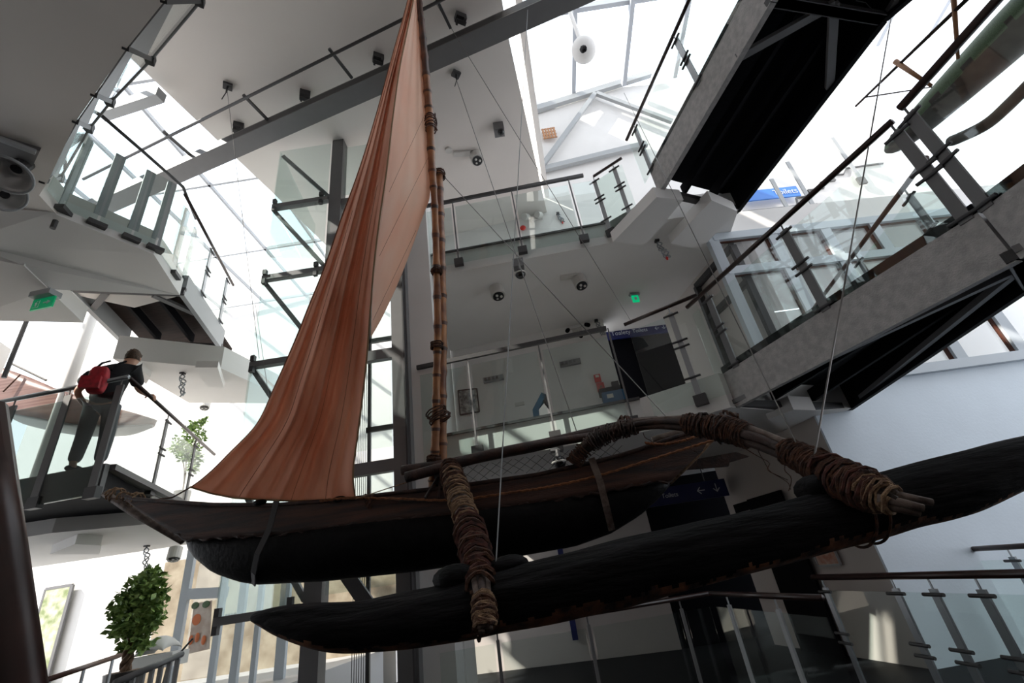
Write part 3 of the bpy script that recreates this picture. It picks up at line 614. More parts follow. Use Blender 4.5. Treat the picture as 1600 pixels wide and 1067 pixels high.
# secondary white-grey beam in the left roof light
MB_ = MB().bar(Z(160, 178, 9.3), Z(252, 148, 9.3), 0.16, 0.2)
tag(MB_.build('cross_beam', m_lsteel), 'short pale beam across the left glazed roof', 'beam')
mb2 = MB().bar(Z(283, 60 + 90, 9.75), Z(470, 320, 9.75), 0.1, 0.16)

# ================================================================ the outrigger canoe
HA, HB = (-4.9, 4.75), (2.0, 4.45)
hd = V3((HB[0] - HA[0], HB[1] - HA[1], 0)).normalized(); hn = hz(HA, HB)
def hp(px, py, off=0.0): return PL(px, py, (HA[0] + hn.x * off, HA[1] + hn.y * off), (HB[0] + hn.x * off, HB[1] + hn.y * off))
def prof(pts, off):
    ps = [hp(x, y, off) for x, y in pts]; s = [(p - V3((HA[0], HA[1], 0))).dot(hd) for p in ps]; return s, [p.z for p in ps]
sheer = prof([(168, 769), (190, 777), (260, 783), (330, 788), (430, 789), (540, 781), (600, 773), (672, 765), (730, 758), (840, 742), (860, 737), (935, 720), (991, 704), (1062, 678), (1110, 664), (1148, 653)], 0.2)
chine = prof([(172, 775), (205, 796), (286, 843), (440, 835), (580, 817), (700, 806), (860, 783), (935, 770), (1029, 750), (1048, 752), (1090, 712), (1148, 660)], 0.22)
keel = prof([(286, 845), (300, 868), (330, 893), (370, 907), (395, 911), (500, 906), (650, 890), (800, 868), (900, 850), (955, 830), (1000, 802), (1030, 775), (1047, 754)], 0.06)
canoe = thing('outrigger_canoe', 'dark outrigger canoe hung on cables across the hall, with bamboo mast', 'canoe', hp(700, 830))
def hpos(s, off, z): return V3((HA[0], HA[1], 0)) + hd * s + hn * off + V3((0, 0, z))
# dugout
s0, s1 = keel[0][0], keel[0][-1]; rows = []; N = 60
for i in range(N + 1):
    u = i / N; s = s0 + (s1 - s0) * u
    e = min(1, (4 * u * (1 - u)) ** 0.45 + 0.02)
    zt = interp(*chine, s) ; zk = interp(*keel, s); zk = min(zk, zt - 0.004); w = 0.27 * e; row = []
    for k in range(17):
        a = -PI / 2 + PI * k / 16; row.append(hpos(s, math.sin(a) * w * (1.0), zk + (zt - zk) * (1 - math.cos(a) ** 0.8 if math.cos(a) > 0 else 1)))
    rows.append(row)
MB().grid(rows).build('dugout_hull', m_hull, canoe, smooth=True, solid=0.03)
# wash strakes: near and far side
s0, s1 = sheer[0][0], sheer[0][-1]
for sd in (1, -1):
    rows = []
    for i in range(N + 1):
        u = i / N; s = s0 + (s1 - s0) * u; e = min(1, (4 * u * (1 - u)) ** 0.5 + 0.03)
        zt = interp(*sheer, s) + (0.02 if sd < 0 else 0); zc = min(interp(*chine, s), zt - 0.02); row = []
        for k in range(7):
            v = k / 6; row.append(hpos(s, sd * (0.25 * e * (1 - v) + 0.21 * e * v), zc + (zt - zc) * v))
        rows.append(row)
    MB().grid(rows).build('side_planks', m_plank, canoe, smooth=True, solid=0.03)
    gb = []
    for i in range(N + 1):
        u = i / N; s = s0 + (s1 - s0) * u; e = min(1, (4 * u * (1 - u)) ** 0.5 + 0.03); gb.append(hpos(s, sd * (0.21 * e + 0.01), interp(*sheer, s)))
    MB().tube(gb, 0.022, 6).build('gunwale', m_pole, canoe, smooth=True)
# stitched seam between planks and dugout
sm = []
for i in range(90):
    s = keel[0][0] + (keel[0][-1] - keel[0][0]) * (i / 89); u = (s - s0) / (s1 - s0); e = min(1, (4 * u * (1 - u)) ** 0.5)
    sm.append(hpos(s, 0.262 * e + 0.008 * math.sin(i * 2.1), interp(*chine, s) + 0.012 * math.sin(i * 1.7)))
MB().tube(sm, 0.014, 6).build('seam_lashing', m_pole, canoe)
# stem and stern boards
MB().tube([hp(164, 771, 0.03), hp(205, 798, 0.05), hp(285, 846, 0.06)], [0.035, 0.04, 0.03], 8).build('stern_post', m_greyw, canoe, smooth=True)
MB().tube([hp(1047, 756, 0.14), hp(1085, 718, 0.13), hp(1112, 688, 0.11), hp(1150, 660, 0.06)], [0.012, 0.016, 0.018, 0.04], 8).build('stem_strip', m_rope2, canoe, smooth=True)
MB().tube([hp(1020, 690, 0), hp(1090, 672, 0), hp(1152, 651, 0.03)], [0.05, 0.06, 0.05], 8).build('bow_piece', m_greyw, canoe, smooth=True)
MB().prism([hp(1055, 735, -0.2), hp(1060, 722, -0.2), hp(1150, 706, -0.2), hp(1171, 713, -0.2), hp(1140, 722, -0.2), hp(1139, 728, -0.2)], -hn * 0.04).build('projecting_plank', m_pole, canoe)
def wrap(path, rad, turns, wr, seed=0, jit=0.25, n=None):
    """a cord wound round a path"""
    rnd = random.Random(seed); m = len(path); n = n or int(turns * 12); pts = []
    for i in range(n + 1):
        u = i / n; k = min(int(u * (m - 1)), m - 2); f = u * (m - 1) - k
        c = path[k].lerp(path[k + 1], f); d = (path[k + 1] - path[k]).normalized(); r = rad[k] * (1 - f) + rad[k + 1] * f if isinstance(rad, list) else rad
        a = d.cross(V3((0, 0, 1)) if abs(d.z) < 0.9 else V3((0, 1, 0))).normalized(); b = a.cross(d)
        t = 2 * PI * turns * u + 0.5 * math.sin(u * 37 + seed)
        pts.append(c + (a * math.cos(t) + b * math.sin(t)) * (r + wr * 0.8 + r * jit * (0.5 * math.sin(i * 0.13 + seed) + rnd.uniform(-0.2, 0.2))) + d * rnd.uniform(-1, 1) * wr * 1.2)
    return pts
# bow lashings
bp = [hp(x, y, 0.02) for x, y in ((1090, 668), (1110, 664), (1130, 658), (1150, 652))]
MB().tube(wrap(bp, 0.06, 9, 0.012, 3, 0.6), 0.012, 5).build('bow_lashing', m_rope, canoe)
sp = [hp(x, y, 0.03) for x, y in ((170, 771), (185, 774), (205, 780), (222, 782))]
MB().tube(wrap(sp, 0.05, 7, 0.01, 5, 0.6), 0.01, 5).build('stern_lashing', m_rope2, canoe)
# rope along the hull and straps
rp = spline([hp(x, y, 0.29) for x, y in ((500, 783), (545, 778), (620, 779), (710, 781), (800, 769), (860, 760), (935, 743), (1020, 717), (1090, 695), (1138, 682))], 160)
b = MB(); b.tube([p + V3((0, 0, 0.003 * math.sin(i * 1.9))) for i, p in enumerate(rp)], 0.012, 6); b.build('hull_rope', m_orope, canoe)
rp = spline([hp(x, y, 0.2) for x, y in ((1008, 692), (1035, 694), (1065, 689), (1092, 680))], 50)
MB().tube([p + V3((0, 0, 0.003 * math.sin(i * 1.9))) for i, p in enumerate(rp)], 0.013, 6).build('hull_rope', m_orope, canoe)
b = MB()
b2 = [hp(432, 783, 0.30), hp(421, 826, 0.31), hp(402, 866, 0.28), hp(396, 895, 0.2), hp(396, 913, 0.06)]
for p, r in zip(b2[:-1], b2[1:]): b.bar(p, r, 0.055, 0.012, hn)
b.build('support_strap', m_dsteel, canoe)
b = MB(); b2 = [hp(924, 716, 0.28), hp(937, 750, 0.30), hp(947, 790, 0.29), hp(956, 828, 0.12)]
for p, r in zip(b2[:-1], b2[1:]): b.bar(p, r, 0.06, 0.014, hn)
b.build('support_strap', m_greyw, canoe)
b = MB()
for x, y in ((406, 785), (530, 780)): b.ball(hp(x, y, 0.22), 0.05, 10, 6, (1.4, 0.7, 0.6))
b.build('cleat', m_hull, canoe, smooth=True)
b = MB().tube(wrap([hp(571, 782, 0.24), hp(584, 784, 0.24)], 0.04, 4, 0.012, 9, 0.6), 0.012, 5); b.build('rope_knot', m_rope, canoe)
# outrigger float
fpx = [(394, 966, 5), (405, 966, 10), (440, 971, 22), (500, 979, 34), (560, 979, 37), (640, 968, 41), (720, 953, 43), (800, 932, 46), (900, 910, 48), (1000, 886, 48), (1100, 862, 46), (1200, 838, 44), (1330, 803, 45), (1400, 783, 46), (1500, 757, 46), (1600, 720, 37), (1720, 685, 26)]
fc = [Y(x, y, 2.92) for x, y, r in fpx]; frd = [r * pxm(c) * 0.95 for c, (x, y, r) in zip(fc, fpx)]
fcs = spline(fc, 320); frs = spl1(frd, 320)
rnd = random.Random(4); rows = []; nn = 48
ph = [rnd.uniform(0, 6) for _ in range(6)]
for i, (c, r) in enumerate(zip(fcs, frs)):
    row = []
    for k in range(nn + 1):
        t_ = 2 * PI * k / nn; rr = r * (1 + 0.035 * math.sin(3 * t_ + i * 0.031 + ph[0]) + 0.02 * math.sin(7 * t_ + i * 0.08 + ph[1]) + 0.012 * math.sin(11 * t_ - i * 0.17))
        row.append(c + V3((0, math.cos(t_), math.sin(t_))) * rr)
    rows.append(row)
b = MB().grid(rows); b.add([fcs[0] - V3((0.02, 0, 0))] + rows[0][:-1], [(0, (k % nn) + 1, ((k + 1) % nn) + 1) for k in range(nn)])
flo = b.build('outrigger_float', m_float, canoe, smooth=True)
# worn underside: second material on the lower faces of the log
flo.data.materials.append(m_under)
for p in flo.data.polygons:
    c = p.center; k = min(range(len(fcs)), key=lambda j: abs(fcs[j].x - c.x)); dz = (c.z - fcs[k].z) / frs[k]
    if dz < -0.74 + 0.08 * math.sin(c.x * 4 + 1) + 0.07 * math.sin(c.x * 13) + 0.05 * math.sin(c.x * 37) + 0.04 * math.sin(c.x * 83): p.material_index = 1
for x, y, r, sx in ((712, 902, 22, 1.5), (796, 884, 18, 1.7), (1278, 765, 26, 1.3)):
    c = Y(x, y, 2.92); rr = r * pxm(c)
    rows = []
    for j in range(9):
        a = PI * j / 8; rows.append([c + V3((rr * sx * math.sin(a) * math.cos(2 * PI * k / 14) * (1 + 0.15 * math.sin(3 * k)), rr * math.sin(a) * math.sin(2 * PI * k / 14), rr * 0.9 * math.cos(a))) for k in range(15)])
    MB().grid(rows).build('wooden_block', m_float, canoe, smooth=True)
# booms
def boom(pts, nstick, seed, mats, stick_r=0.4):
    ps = [Y(x, y, yy) for x, y, r, yy in pts]; rs = [r * pxm(p) for p, (x, y, r, yy) in zip(ps, pts)]
    path = spline(ps, 50); rad = spl1(rs, 50); rnd = random.Random(seed)
    for k in range(nstick):
        a0 = 2 * PI * k / nstick; tp = []
        i0 = rnd.randint(0, 2); i1 = 49 - rnd.randint(0, 2)
        for i in range(i0, i1 + 1):
            d = (path[min(i + 1, 49)] - path[max(i - 1, 0)]).normalized(); a = d.cross(V3((0, 0, 1)) if abs(d.z) < 0.9 else V3((0, 1, 0))).normalized(); bb = a.cross(d)
            tp.append(path[i] + (a * math.cos(a0 + i * 0.012) + bb * math.sin(a0 + i * 0.012)) * rad[i] * 0.55)
        MB().tube(tp, [rad[i] * stick_r * (1 + 0.06 * math.sin(i + k)) for i in range(i0, i1 + 1)], 8).build('boom_stick', mats[k % len(mats)], canoe, smooth=True)
    return path, rad
pa, ra = boom([(702, 728, 13, 4.22), (712, 760, 16, 4.0), (727, 805, 17, 3.65), (740, 850, 19, 3.25), (749, 890, 18, 2.95), (754, 930, 15, 2.72), (757, 962, 15, 2.62), (758, 987, 13, 2.58)], 5, 1, [m_greyw, m_pole])
for (i0, i1, turns, mt, wr, sd, j) in ((1, 9, 14, m_rope, 0.011, 1, 0.25), (4, 8, 5, m_rope2, 0.010, 8, 0.2), (8, 17, 12, m_rope2, 0.010, 2, 0.15), (15, 31, 24, m_redcord, 0.012, 3, 0.35), (17, 33, 14, m_rope, 0.013, 13, 0.45), (36, 46, 16, m_rope2, 0.009, 4, 0.2), (38, 46, 8, m_rope, 0.010, 14, 0.3)):
    MB().tube(wrap(pa[i0:i1 + 1], ra[i0:i1 + 1], turns, wr, sd, j), wr, 5).build('boom_lashing', mt, canoe)
pb, rb = boom([(896, 724, 11, 4.28), (912, 702, 11, 4.22), (940, 682, 13, 4.15), (985, 667, 11, 4.05), (1030, 661, 11, 3.95), (1080, 663, 15, 3.8), (1130, 670, 18, 3.65), (1175, 683, 18, 3.45), (1220, 700, 18, 3.3), (1262, 720, 21, 3.1), (1300, 742, 25, 2.9), (1335, 757, 27, 2.72), (1370, 772, 25, 2.60), (1405, 785, 15, 2.52)], 5, 2, [m_pole, m_greyw])
for (i0, i1, turns, mt, wr, sd, j) in ((0, 4, 8, m_rope, 0.008, 21, 0.2), (5, 12, 20, m_pole, 0.008, 22, 0.2), (18, 26, 26, m_rope, 0.008, 23, 0.15), (19, 24, 8, m_pole, 0.010, 24, 0.3), (31, 37, 20, m_rope, 0.008, 25, 0.12), (35, 46, 26, m_rope, 0.010, 26, 0.25), (37, 45, 10, m_redcord, 0.010, 27, 0.35), (44, 48, 8, m_rope2, 0.009, 28, 0.2)):
    MB().tube(wrap(pb[i0:i1 + 1], rb[i0:i1 + 1], turns, wr, sd, j), wr, 5).build('boom_lashing', mt, canoe)
for pts in (((1375, 768, 2.56), (1420, 778, 2.52), (1457, 785, 2.50)), ((1370, 778, 2.54), (1410, 786, 2.50), (1444, 794, 2.47)), ((1375, 787, 2.56), (1410, 795, 2.52), (1438, 802, 2.5))):
    MB().tube([Y(*p) for p in pts], [0.024, 0.022, 0.018], 8).build('boom_stick', m_greyw, canoe, smooth=True)
# ropes round the float under the booms
for x, y, r in ((1335, 803, 47), (1355, 797, 47), (752, 946, 46)):
    c = Y(x, y, 2.92); rr = r * pxm(c); pts = [c + V3((0.03 * math.sin(3 * a_ / 20), math.cos(2 * PI * a_ / 40) * rr, math.sin(2 * PI * a_ / 40) * rr)) for a_ in range(41)]
    MB().tube(pts, 0.008, 5).build('float_rope', m_rope, canoe)
# hanging fibres
b = MB(); rnd = random.Random(11)
for x, y, yy in ((1005, 676, 4.0), (1190, 700, 3.4), (1183, 698, 3.4), (1160, 690, 3.45), (1075, 676, 3.8)):
    p = Y(x, y, yy); pts = [p]
    for i in range(7): p = p + V3((rnd.uniform(-0.04, 0.06), rnd.uniform(-0.02, 0.02), -0.045)); pts.append(p)
    b.tube(spline(pts, 18), 0.003, 4)
b.build('loose_fibres', m_rope, canoe)
# long poles along the gunwale
MB().tube(spline([Y(x, y, 4.3) for x, y in ((628, 735), (700, 725), (780, 708), (850, 694), (920, 677), (985, 662), (1028, 657))], 40), [0.055 - 0.02 * abs(i / 39 - 0.4) for i in range(40)], 9).build('side_pole', m_pole, canoe, smooth=True)
MB().tube(spline([Y(x, y, 4.22) for x, y in ((634, 746), (690, 731), (760, 712), (860, 692), (950, 678))], 30), [0.05] * 20 + [0.04] * 10, 9).build('side_pole', m_pole, canoe, smooth=True)
MB().tube(wrap([Y(972, 668, 4.2), Y(990, 662, 4.2)], 0.07, 5, 0.013, 31, 0.5), 0.012, 5).build('pole_lashing', m_rope, canoe)
# bamboo mast and yard
def bamboo(name, pts, ms, nodes):
    ps = [Y(x, y, yy) for x, y, r, yy in pts]; rs = [r * pxm(p) for p, (x, y, r, yy) in zip(ps, pts)]
    n = nodes * 8; path = spline(ps, n); rad = spl1(rs, n); rr = [r * (1.22 if i % 8 == 0 else (1.08 if i % 8 in (1, 7) else 1.0)) for i, r in enumerate(rad)]
    o = MB().tube(path, rr, 12).build(name, ms[0], canoe, smooth=True)
    for m_ in ms[1:]: o.data.materials.append(m_)
    for p in o.data.polygons:
        i = (p.index // 12)
        if len(ms) > 1 and (i // 8) in ms_dark: p.material_index = 1
        elif i % 8 == 0: p.material_index = len(ms) - 1
    return path, rad
ms_dark = set(range(0, 6))
yard, yr = bamboo('yard', [(652, -32, 4, 3.25), (656, 10, 4.5, 3.3), (662, 70, 5, 3.4), (667, 130, 5.5, 3.5), (671, 185, 6, 3.62), (675, 260, 5.5, 3.75), (679, 320, 5, 3.85), (682, 420, 5.5, 4.0), (684, 520, 6, 4.12), (682, 600, 6, 4.22), (680, 690, 6.5, 4.32), (677, 745, 7, 4.4), (674, 778, 6, 4.42)], [m_bamboo, m_dbamboo], 26)
ms_dark = set()
mast, mr = bamboo('mast', [(686, 268, 5.5, 4.45), (688, 340, 6, 4.45), (690, 430, 6.5, 4.45), (691, 520, 7, 4.45), (690, 600, 7.5, 4.45), (690, 680, 8, 4.45), (692, 750, 8, 4.45), (694, 785, 8, 4.45)], [m_bamboo, m_dbamboo], 15)
for x0, y0, x1, y1, yy, r in ((672, 180, 674, 205, 3.62, 8), (680, 640, 690, 658, 4.3, 15), (678, 712, 678, 722, 4.34, 9), (686, 268, 686, 278, 4.44, 8), (682, 420, 682, 428, 3.99, 7), (683, 536, 683, 545, 4.13, 8)):
    a_, c_ = Y(x0, y0, yy), Y(x1, y1, yy); MB().tube(wrap([a_, c_], r * pxm(a_), 6, 0.008, int(x0 + y0), 0.2), 0.008, 5).build('mast_lashing', m_rope if y0 != 180 else m_dbamboo, canoe)
b = MB(); tp = Y(692, 735, 4.4)
for x in (672, 685, 700): b.tube([Y(690, 735, 4.38), Y(x + (x - 685) * 0.6, 778, 4.2)], 0.012, 6)
b.build('mast_stay', m_pole, canoe)
MB().tube([Y(x, y, 4.4) for x, y in ((682, 735), (688, 752), (700, 752), (702, 738))], [0.05, 0.06, 0.06, 0.05], 8).build('mast_step', m_pole, canoe, smooth=True)
b = MB()
for i in range(15):
    for s_ in (1, -1):
        x0 = 712 + i * 18; pts = []
        for j in range(5):
            x = x0 + s_ * (j - 2) * 8; f = j / 4; yt = 724 - (x - 700) * 0.165 + 10; yb = 758 - (x - 712) * 0.16
            if 705 < x < 975: pts.append(Y(x, yt + (yb - yt) * f * (0.9 + 0.1 * math.sin(i)), 4.35 + 0.02 * math.sin(i * 3 + j)))
        if len(pts) > 1: b.tube(pts, 0.0025, 3)
o = b.build('netting', m_dsteel, canoe)
MB().tube(spline([Y(x, y, 4.3) for x, y in ((555, 780), (600, 765), (640, 752), (655, 745))], 16), 0.005, 5).build('light_cord', m_rope2, canoe)

# ---------------------------------------------------------------- the sail
Lp = [(641, -34), (637, 0), (612, 90), (586, 185), (560, 268), (533, 342), (507, 417), (482, 479), (460, 534), (430, 602), (400, 664), (350, 714), (298, 761)]
Fp = [(649, -34), (646, 0), (634, 60), (624, 110), (613, 190), (604, 267), (593, 342), (584, 417), (579, 480), (573, 560), (563, 650), (552, 735), (555, 777)]
Bp = [(298, 761), (330, 771), (365, 778), (410, 781), (460, 783), (505, 782), (555, 777)]
NV, NU = 90, 72
Ls = spline([V3((x, y, 0)) for x, y in Lp], NV); Fs = spline([V3((x, y, 0)) for x, y in Fp], NV)
def fold_out(v): return 0.42 * math.sin(PI * min(1, v / 0.85)) if v < 0.85 else 0.0
def syd(v): return 3.28 + (4.42 - 3.28) * v ** 1.25
rows = []
for i in range(NV):
    v = i / (NV - 1); row = []
    for j in range(NU + 1):
        u = j / NU; p = Ls[i].lerp(Fs[i], u)
        k = max(0, (v - 0.86) / 0.14); bx = interp([a[0] for a in Bp], [a[1] for a in Bp], p.x)
        line = Ls[i].y + (Fs[i].y - Ls[i].y) * u
        yy = line + k * k * (bx - (761 + (777 - 761) * u))
        wdt = 0.35 + 0.65 * v
        dpt = 0.11 * wdt * math.sin(u * 2 * PI * 1.55 + 0.4) + 0.05 * wdt * math.sin(u * 2 * PI * 4.3 + 1.0 + v) + 0.030 * v * v * math.sin(u * 2 * PI * 9.5 + v * 4) + 0.008 * v * math.sin(u * 2 * PI * 19 + v * 9)
        dpt *= (1 - 0.5 * k)
        dpt += 0.10 * math.sin(PI * u) * v - fold_out(v) * u / 0.9
        row.append(Y(p.x, yy, syd(v) - 0.02 + dpt * 0.9))
    rows.append(row)
sail = thing('sail', 'tall pleated salmon-orange cloth sail hanging from the bamboo yard', 'sail', rows[-1][0])
MB().grid(rows).build('outer_cloth', m_sail, sail, smooth=True, solid=0.002)
MB().tube([r[-1] for r in rows], 0.008, 6).build('edge_cord', m_hem, sail)
MB().tube([p + V3((0, -0.01, 0)) for p in rows[-1]], 0.009, 6).build('foot_cord', m_hem, sail)
MB().tube([r[0] for r in rows], 0.006, 6).build('edge_cord', m_seam, sail)
b = MB()
for u in (0.30, 0.62, 0.83):
    j = int(u * NU); b.tube([r[j] + V3((0, -0.004, 0)) for r in rows[38:]], 0.0022, 4)
b.build('cloth_seam', m_seam, sail)
# inner half from the fold to the yard, its backlight painted as paler cloth
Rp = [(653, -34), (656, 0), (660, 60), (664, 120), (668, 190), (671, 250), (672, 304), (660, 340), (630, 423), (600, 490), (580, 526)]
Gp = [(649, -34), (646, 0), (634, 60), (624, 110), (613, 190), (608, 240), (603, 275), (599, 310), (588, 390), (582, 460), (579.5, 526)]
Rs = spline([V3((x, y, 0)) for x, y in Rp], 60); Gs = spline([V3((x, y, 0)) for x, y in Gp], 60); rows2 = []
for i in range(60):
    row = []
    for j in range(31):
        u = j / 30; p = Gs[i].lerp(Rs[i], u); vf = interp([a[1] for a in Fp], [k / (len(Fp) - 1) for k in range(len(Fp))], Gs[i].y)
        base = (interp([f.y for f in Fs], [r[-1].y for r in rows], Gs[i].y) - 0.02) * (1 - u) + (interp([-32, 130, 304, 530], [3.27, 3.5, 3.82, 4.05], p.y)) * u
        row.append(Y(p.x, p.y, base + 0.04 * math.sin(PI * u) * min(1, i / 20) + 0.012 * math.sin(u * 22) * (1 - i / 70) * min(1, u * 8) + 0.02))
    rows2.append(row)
MB().grid(rows2).build('inner_cloth', m_sail_lit, sail, smooth=True, solid=0.002)
b = MB()
for (a_, c_) in (((608, 300), (668, 170)), ((593, 400), (672, 240)), ((583, 500), (650, 360)), ((640, 20), (618, 260))):
    p0, p1 = Y(*a_, interp([f.y for f in Fs], [r[-1].y for r in rows], a_[1]) - 0.012), Y(*c_, interp([-32, 130, 304, 530], [3.27, 3.5, 3.82, 4.05], c_[1]) - 0.005)
    b.tube([p0, p1], 0.0018, 4)
b.build('cloth_seam', m_seam, sail)
MB().tube([rows[-1][0], hp(270, 777, 0.1), hp(235, 782, 0.1), hp(200, 783, 0.08)], 0.008, 6).build('tack_rope', m_rope, sail)

# ================================================================ cables
def cable(label, a, b, r=0.005, m_=None, grp=None):
    o = MB().tube([V3(a), V3(b)], r, 6).build('suspension_cable', m_ or m_wire); tag(o, label, 'cable', grp); return o
cable('long steel cable from beside the yard top slanting down to the corridor corner', Z(681, 5, 9.5), Y(985, 500, 6.2))
cable('thin cable from the ceiling hook right of the sail down to the side pole', Z(712, 122, 9.5), Y(903, 680, 4.3))
cable('near-vertical thin cable passing the upright boom to the float', Z(826, -10, 9.6), Y(775, 880, 2.9), 0.004, m_lsteel)
cable('thin stay running from the mast top towards the corridor', Y(694, 276, 4.45), Y(1040, 650, 4.6), 0.005)
cable('steel cable down from the upper footbridge corner to the right boom', X(1392, 30, 4.6), Y(1268, 738, 2.95), 0.006)
cable('second cable beside it meeting the right boom from the upper left', Y(975, 145, 5.4), Y(1256, 716, 3.1), 0.005)
cable('thin cable hanging from the ceiling hook above the lift shaft corner', Z(355, 142, 9.5), Y(405, 560, 5.2), 0.004)
cable('thin cable beside the lift shaft, hanging in front of the bright hall', Y(300, 8, 6.0) if False else Y(378, 330, 6.0), Y(420, 620, 5.0), 0.003)
for x, y, lb in ((355, 138, 'small ceiling hook above the left roof light'), (713, 119, 'small ceiling hook right of the sail')):
    p = Z(x, y, 9.45); b = MB(); b.box(p + V3((0, 0, 0.06)), 0.14, 0.12, 0.05, 0.6); b.tube([p + V3((0, 0, 0.04)), p - V3((0, 0, 0.1))], 0.015, 6); b.tube([p - V3((0, 0, 0.1)), p + V3((-0.05, 0, -0.28))], 0.008, 5)
    tag(b.build('ceiling_hook', m_dsteel), lb, 'hook')

# ================================================================ lamps, cameras, signs
def spot(px, py, z, label, r=0.125, h=0.24, grp=None, tilt=0.25):
    p = Z(px, py, z - 0.02); t = thing('ceiling_spotlight', label, 'lamp', p, grp); ax = V3((tilt * 0.4, -tilt, -1)).normalized()
    MB().cyl(p + V3((0, 0, 0.02)), r, h, ax, 18).build('lamp_body', m_fix, t, smooth=False)
    MB().cyl(p + ax * (h - 0.03), r * 0.8, 0.034, ax, 18).build('lens', m_lens, t)
    b = MB()
    for k in range(3):
        a = 2 * PI * k / 3; b.ball(p + ax * (h + 0.005) + V3((math.cos(a), math.sin(a), 0)) * r * 0.4, r * 0.2, 8, 6)
    b.build('diode', m_fix, t)
    return t
spot(775, 450, L2S, 'white round ceiling spotlight on the middle soffit, nearer the mast')
spot(903, 434, L2S, 'white round ceiling spotlight on the middle soffit beside a small white box')
spot(743, 243, CZ, 'white round ceiling spotlight on the top ceiling right of the sail', 0.13, 0.25)
b = MB(); b.box(Z(888, 432, L2S - 0.02), 0.3, 0.12, 0.05); tag(b.build('ceiling_box', m_fix), 'small flat white box on the middle soffit beside the spotlight', 'ceiling box')
b = MB(); b.box(Z(722, 240, CZ - 0.03), 0.35, 0.12, 0.05, 0.1); b.cyl(Z(701, 236, CZ - 0.05), 0.07, 0.05, n=14); tag(b.build('ceiling_sensor', m_fix), 'flat white sensor strip on the top ceiling beside the spotlight', 'sensor')
def dome(px, py, y, label, s=1.0):
    p = Y(px, py, y); t = thing('dome_camera', label, 'camera', p)
    MB().box(p + V3((0, 0.05, 0.23 * s)), 0.17 * s, 0.14 * s, 0.16 * s).build('housing', m_steel, t)
    MB().tube([p + V3((0, 0, 0.16 * s)), p + V3((0, 0, 0.06 * s))], 0.03 * s, 8).build('neck', m_steel, t)
    MB().ball(p, 0.085 * s, 16, 10).build('dome', m_lens, t, smooth=True)
    MB().tube([p + V3((0.09 * s * math.cos(a * PI / 10), 0.09 * s * math.sin(a * PI / 10), 0)) for a in range(21)], 0.012 * s, 6).build('ring', m_fix, t)
    return t
dome(813, 428, 6.05, 'grey dome camera hanging under the upper landing edge')
dome(874, 722, 5.9, 'grey dome camera under the middle landing, behind the net')
p = Z(780, 205, 9.4); t = thing('dome_camera', 'grey boxed dome camera on the top ceiling right of the yard', 'camera', p)
MB().box(p + V3((0, 0, 0.05)), 0.2, 0.2, 0.2).build('housing', m_steel, t); MB().ball(p + V3((0.03, -0.05, -0.1)), 0.07).build('dome', m_lens, t, smooth=True)
p = pw(912, 78, 3.2); t = thing('dome_camera', 'large white dome camera against the glazed roof, top right', 'camera', p)
MB().ball(p, 0.26, 20, 14, (1, 1, 1.15)).build('housing', m_white, t, smooth=True); MB().ball(p + (EYE - p).normalized() * 0.18 + V3((0, 0, 0.0)), 0.12, 14, 10).build('dome', m_lens, t, smooth=True); MB().tube([p + V3((0, 0, 0.25)), withz(p, EZ + (9.1 - p.y) * 0.13 + 0.1)], 0.05, 8).build('neck', m_white, t)
# wall lamps / air outlets on the mid wall
BW = ((-1.45, 9.12), (2.02, 8.72)); bw = lambda x, y, o=0.0: PL(x, y, (BW[0][0], BW[0][1] - o), (BW[1][0], BW[1][1] - o))
for x, y, lb in ((771, 592, 'slim grey wall lamp left of the two, over the framed drawing'), (891, 567, 'slim patterned grey wall lamp near the blue kiosk')):
    p = bw(x, y, 0.06); t = thing('wall_lamp', lb, 'lamp', p); MB().box(p, 0.44, 0.1, 0.1, -0.11).build('lamp_body', m_lsteel if x < 800 else m_steel, t)
    b = MB()
    for k in range(5): b.box(p + V3((-0.17 + k * 0.085, -0.055 + 0.0, 0)), 0.05, 0.02, 0.06, -0.11)
    b.build('louvre', m_dsteel if x > 800 else m_steel, t)
def frame(name, label, c0, c1, c2, c3, n, fm, am, w=0.025, cat='picture'):
    t = thing(name, label, cat, c0); b = MB()
    for a, c in ((c0, c1), (c1, c2), (c2, c3), (c3, c0)): b.bar(a, c, w, w)
    b.build('frame', fm, t); MB().prism([c0, c1, c2, c3], -n * 0.01).build('print', am, t); return t
o_ = 0.04
c = [bw(717, 610, o_), bw(746, 607, o_), bw(749, 643, o_), bw(719, 648, o_)]
frame('framed_picture', 'framed pale drawing on the middle landing wall by the pier', c[3], c[2], withz(c[2], c[1].z), withz(c[3], c[0].z), hz(*BW), m_dsteel, m_art)
p = bw(812, 631, 0.03); tag(MB().box(p, 0.2, 0.03, 0.07, -0.1).build('wall_plate', m_fix), 'small cream plate on the wall left of the blue kiosk', 'plate')
# kiosk on middle landing
kd = 7.2; K = lambda x, y, yy=kd: Y(x, y, yy)
t = thing('info_kiosk', 'teal and white slanted information kiosk behind the middle balustrade', 'kiosk', K(840, 665))
side = [K(836, 668), K(832, 640), K(846, 613), K(853, 616), K(842, 640), K(844, 668)]
side[0] = withz(side[0], G1); side[-1] = withz(side[-1], G1)
MB().prism(side, (0.0, 0.35, 0)).build('body', m_teal, t)
MB().prism([withz(K(844, 667, 7.17), G1), K(842, 640, 7.17), K(850, 630, 7.17), K(862, 646, 7.17), withz(K(862, 664, 7.17), G1)], (0.0, 0.3, 0)).build('front_panel', m_white, t)
MB().prism([K(847, 614), K(853, 616), K(857, 634), K(851, 628)], (0.0, 0.3, 0)).build('screen', m_dsteel, t)
p = bw(935, 597, 0.05); t = thing('alarm_call_point', 'small red alarm call point on the middle landing wall', 'alarm', p)
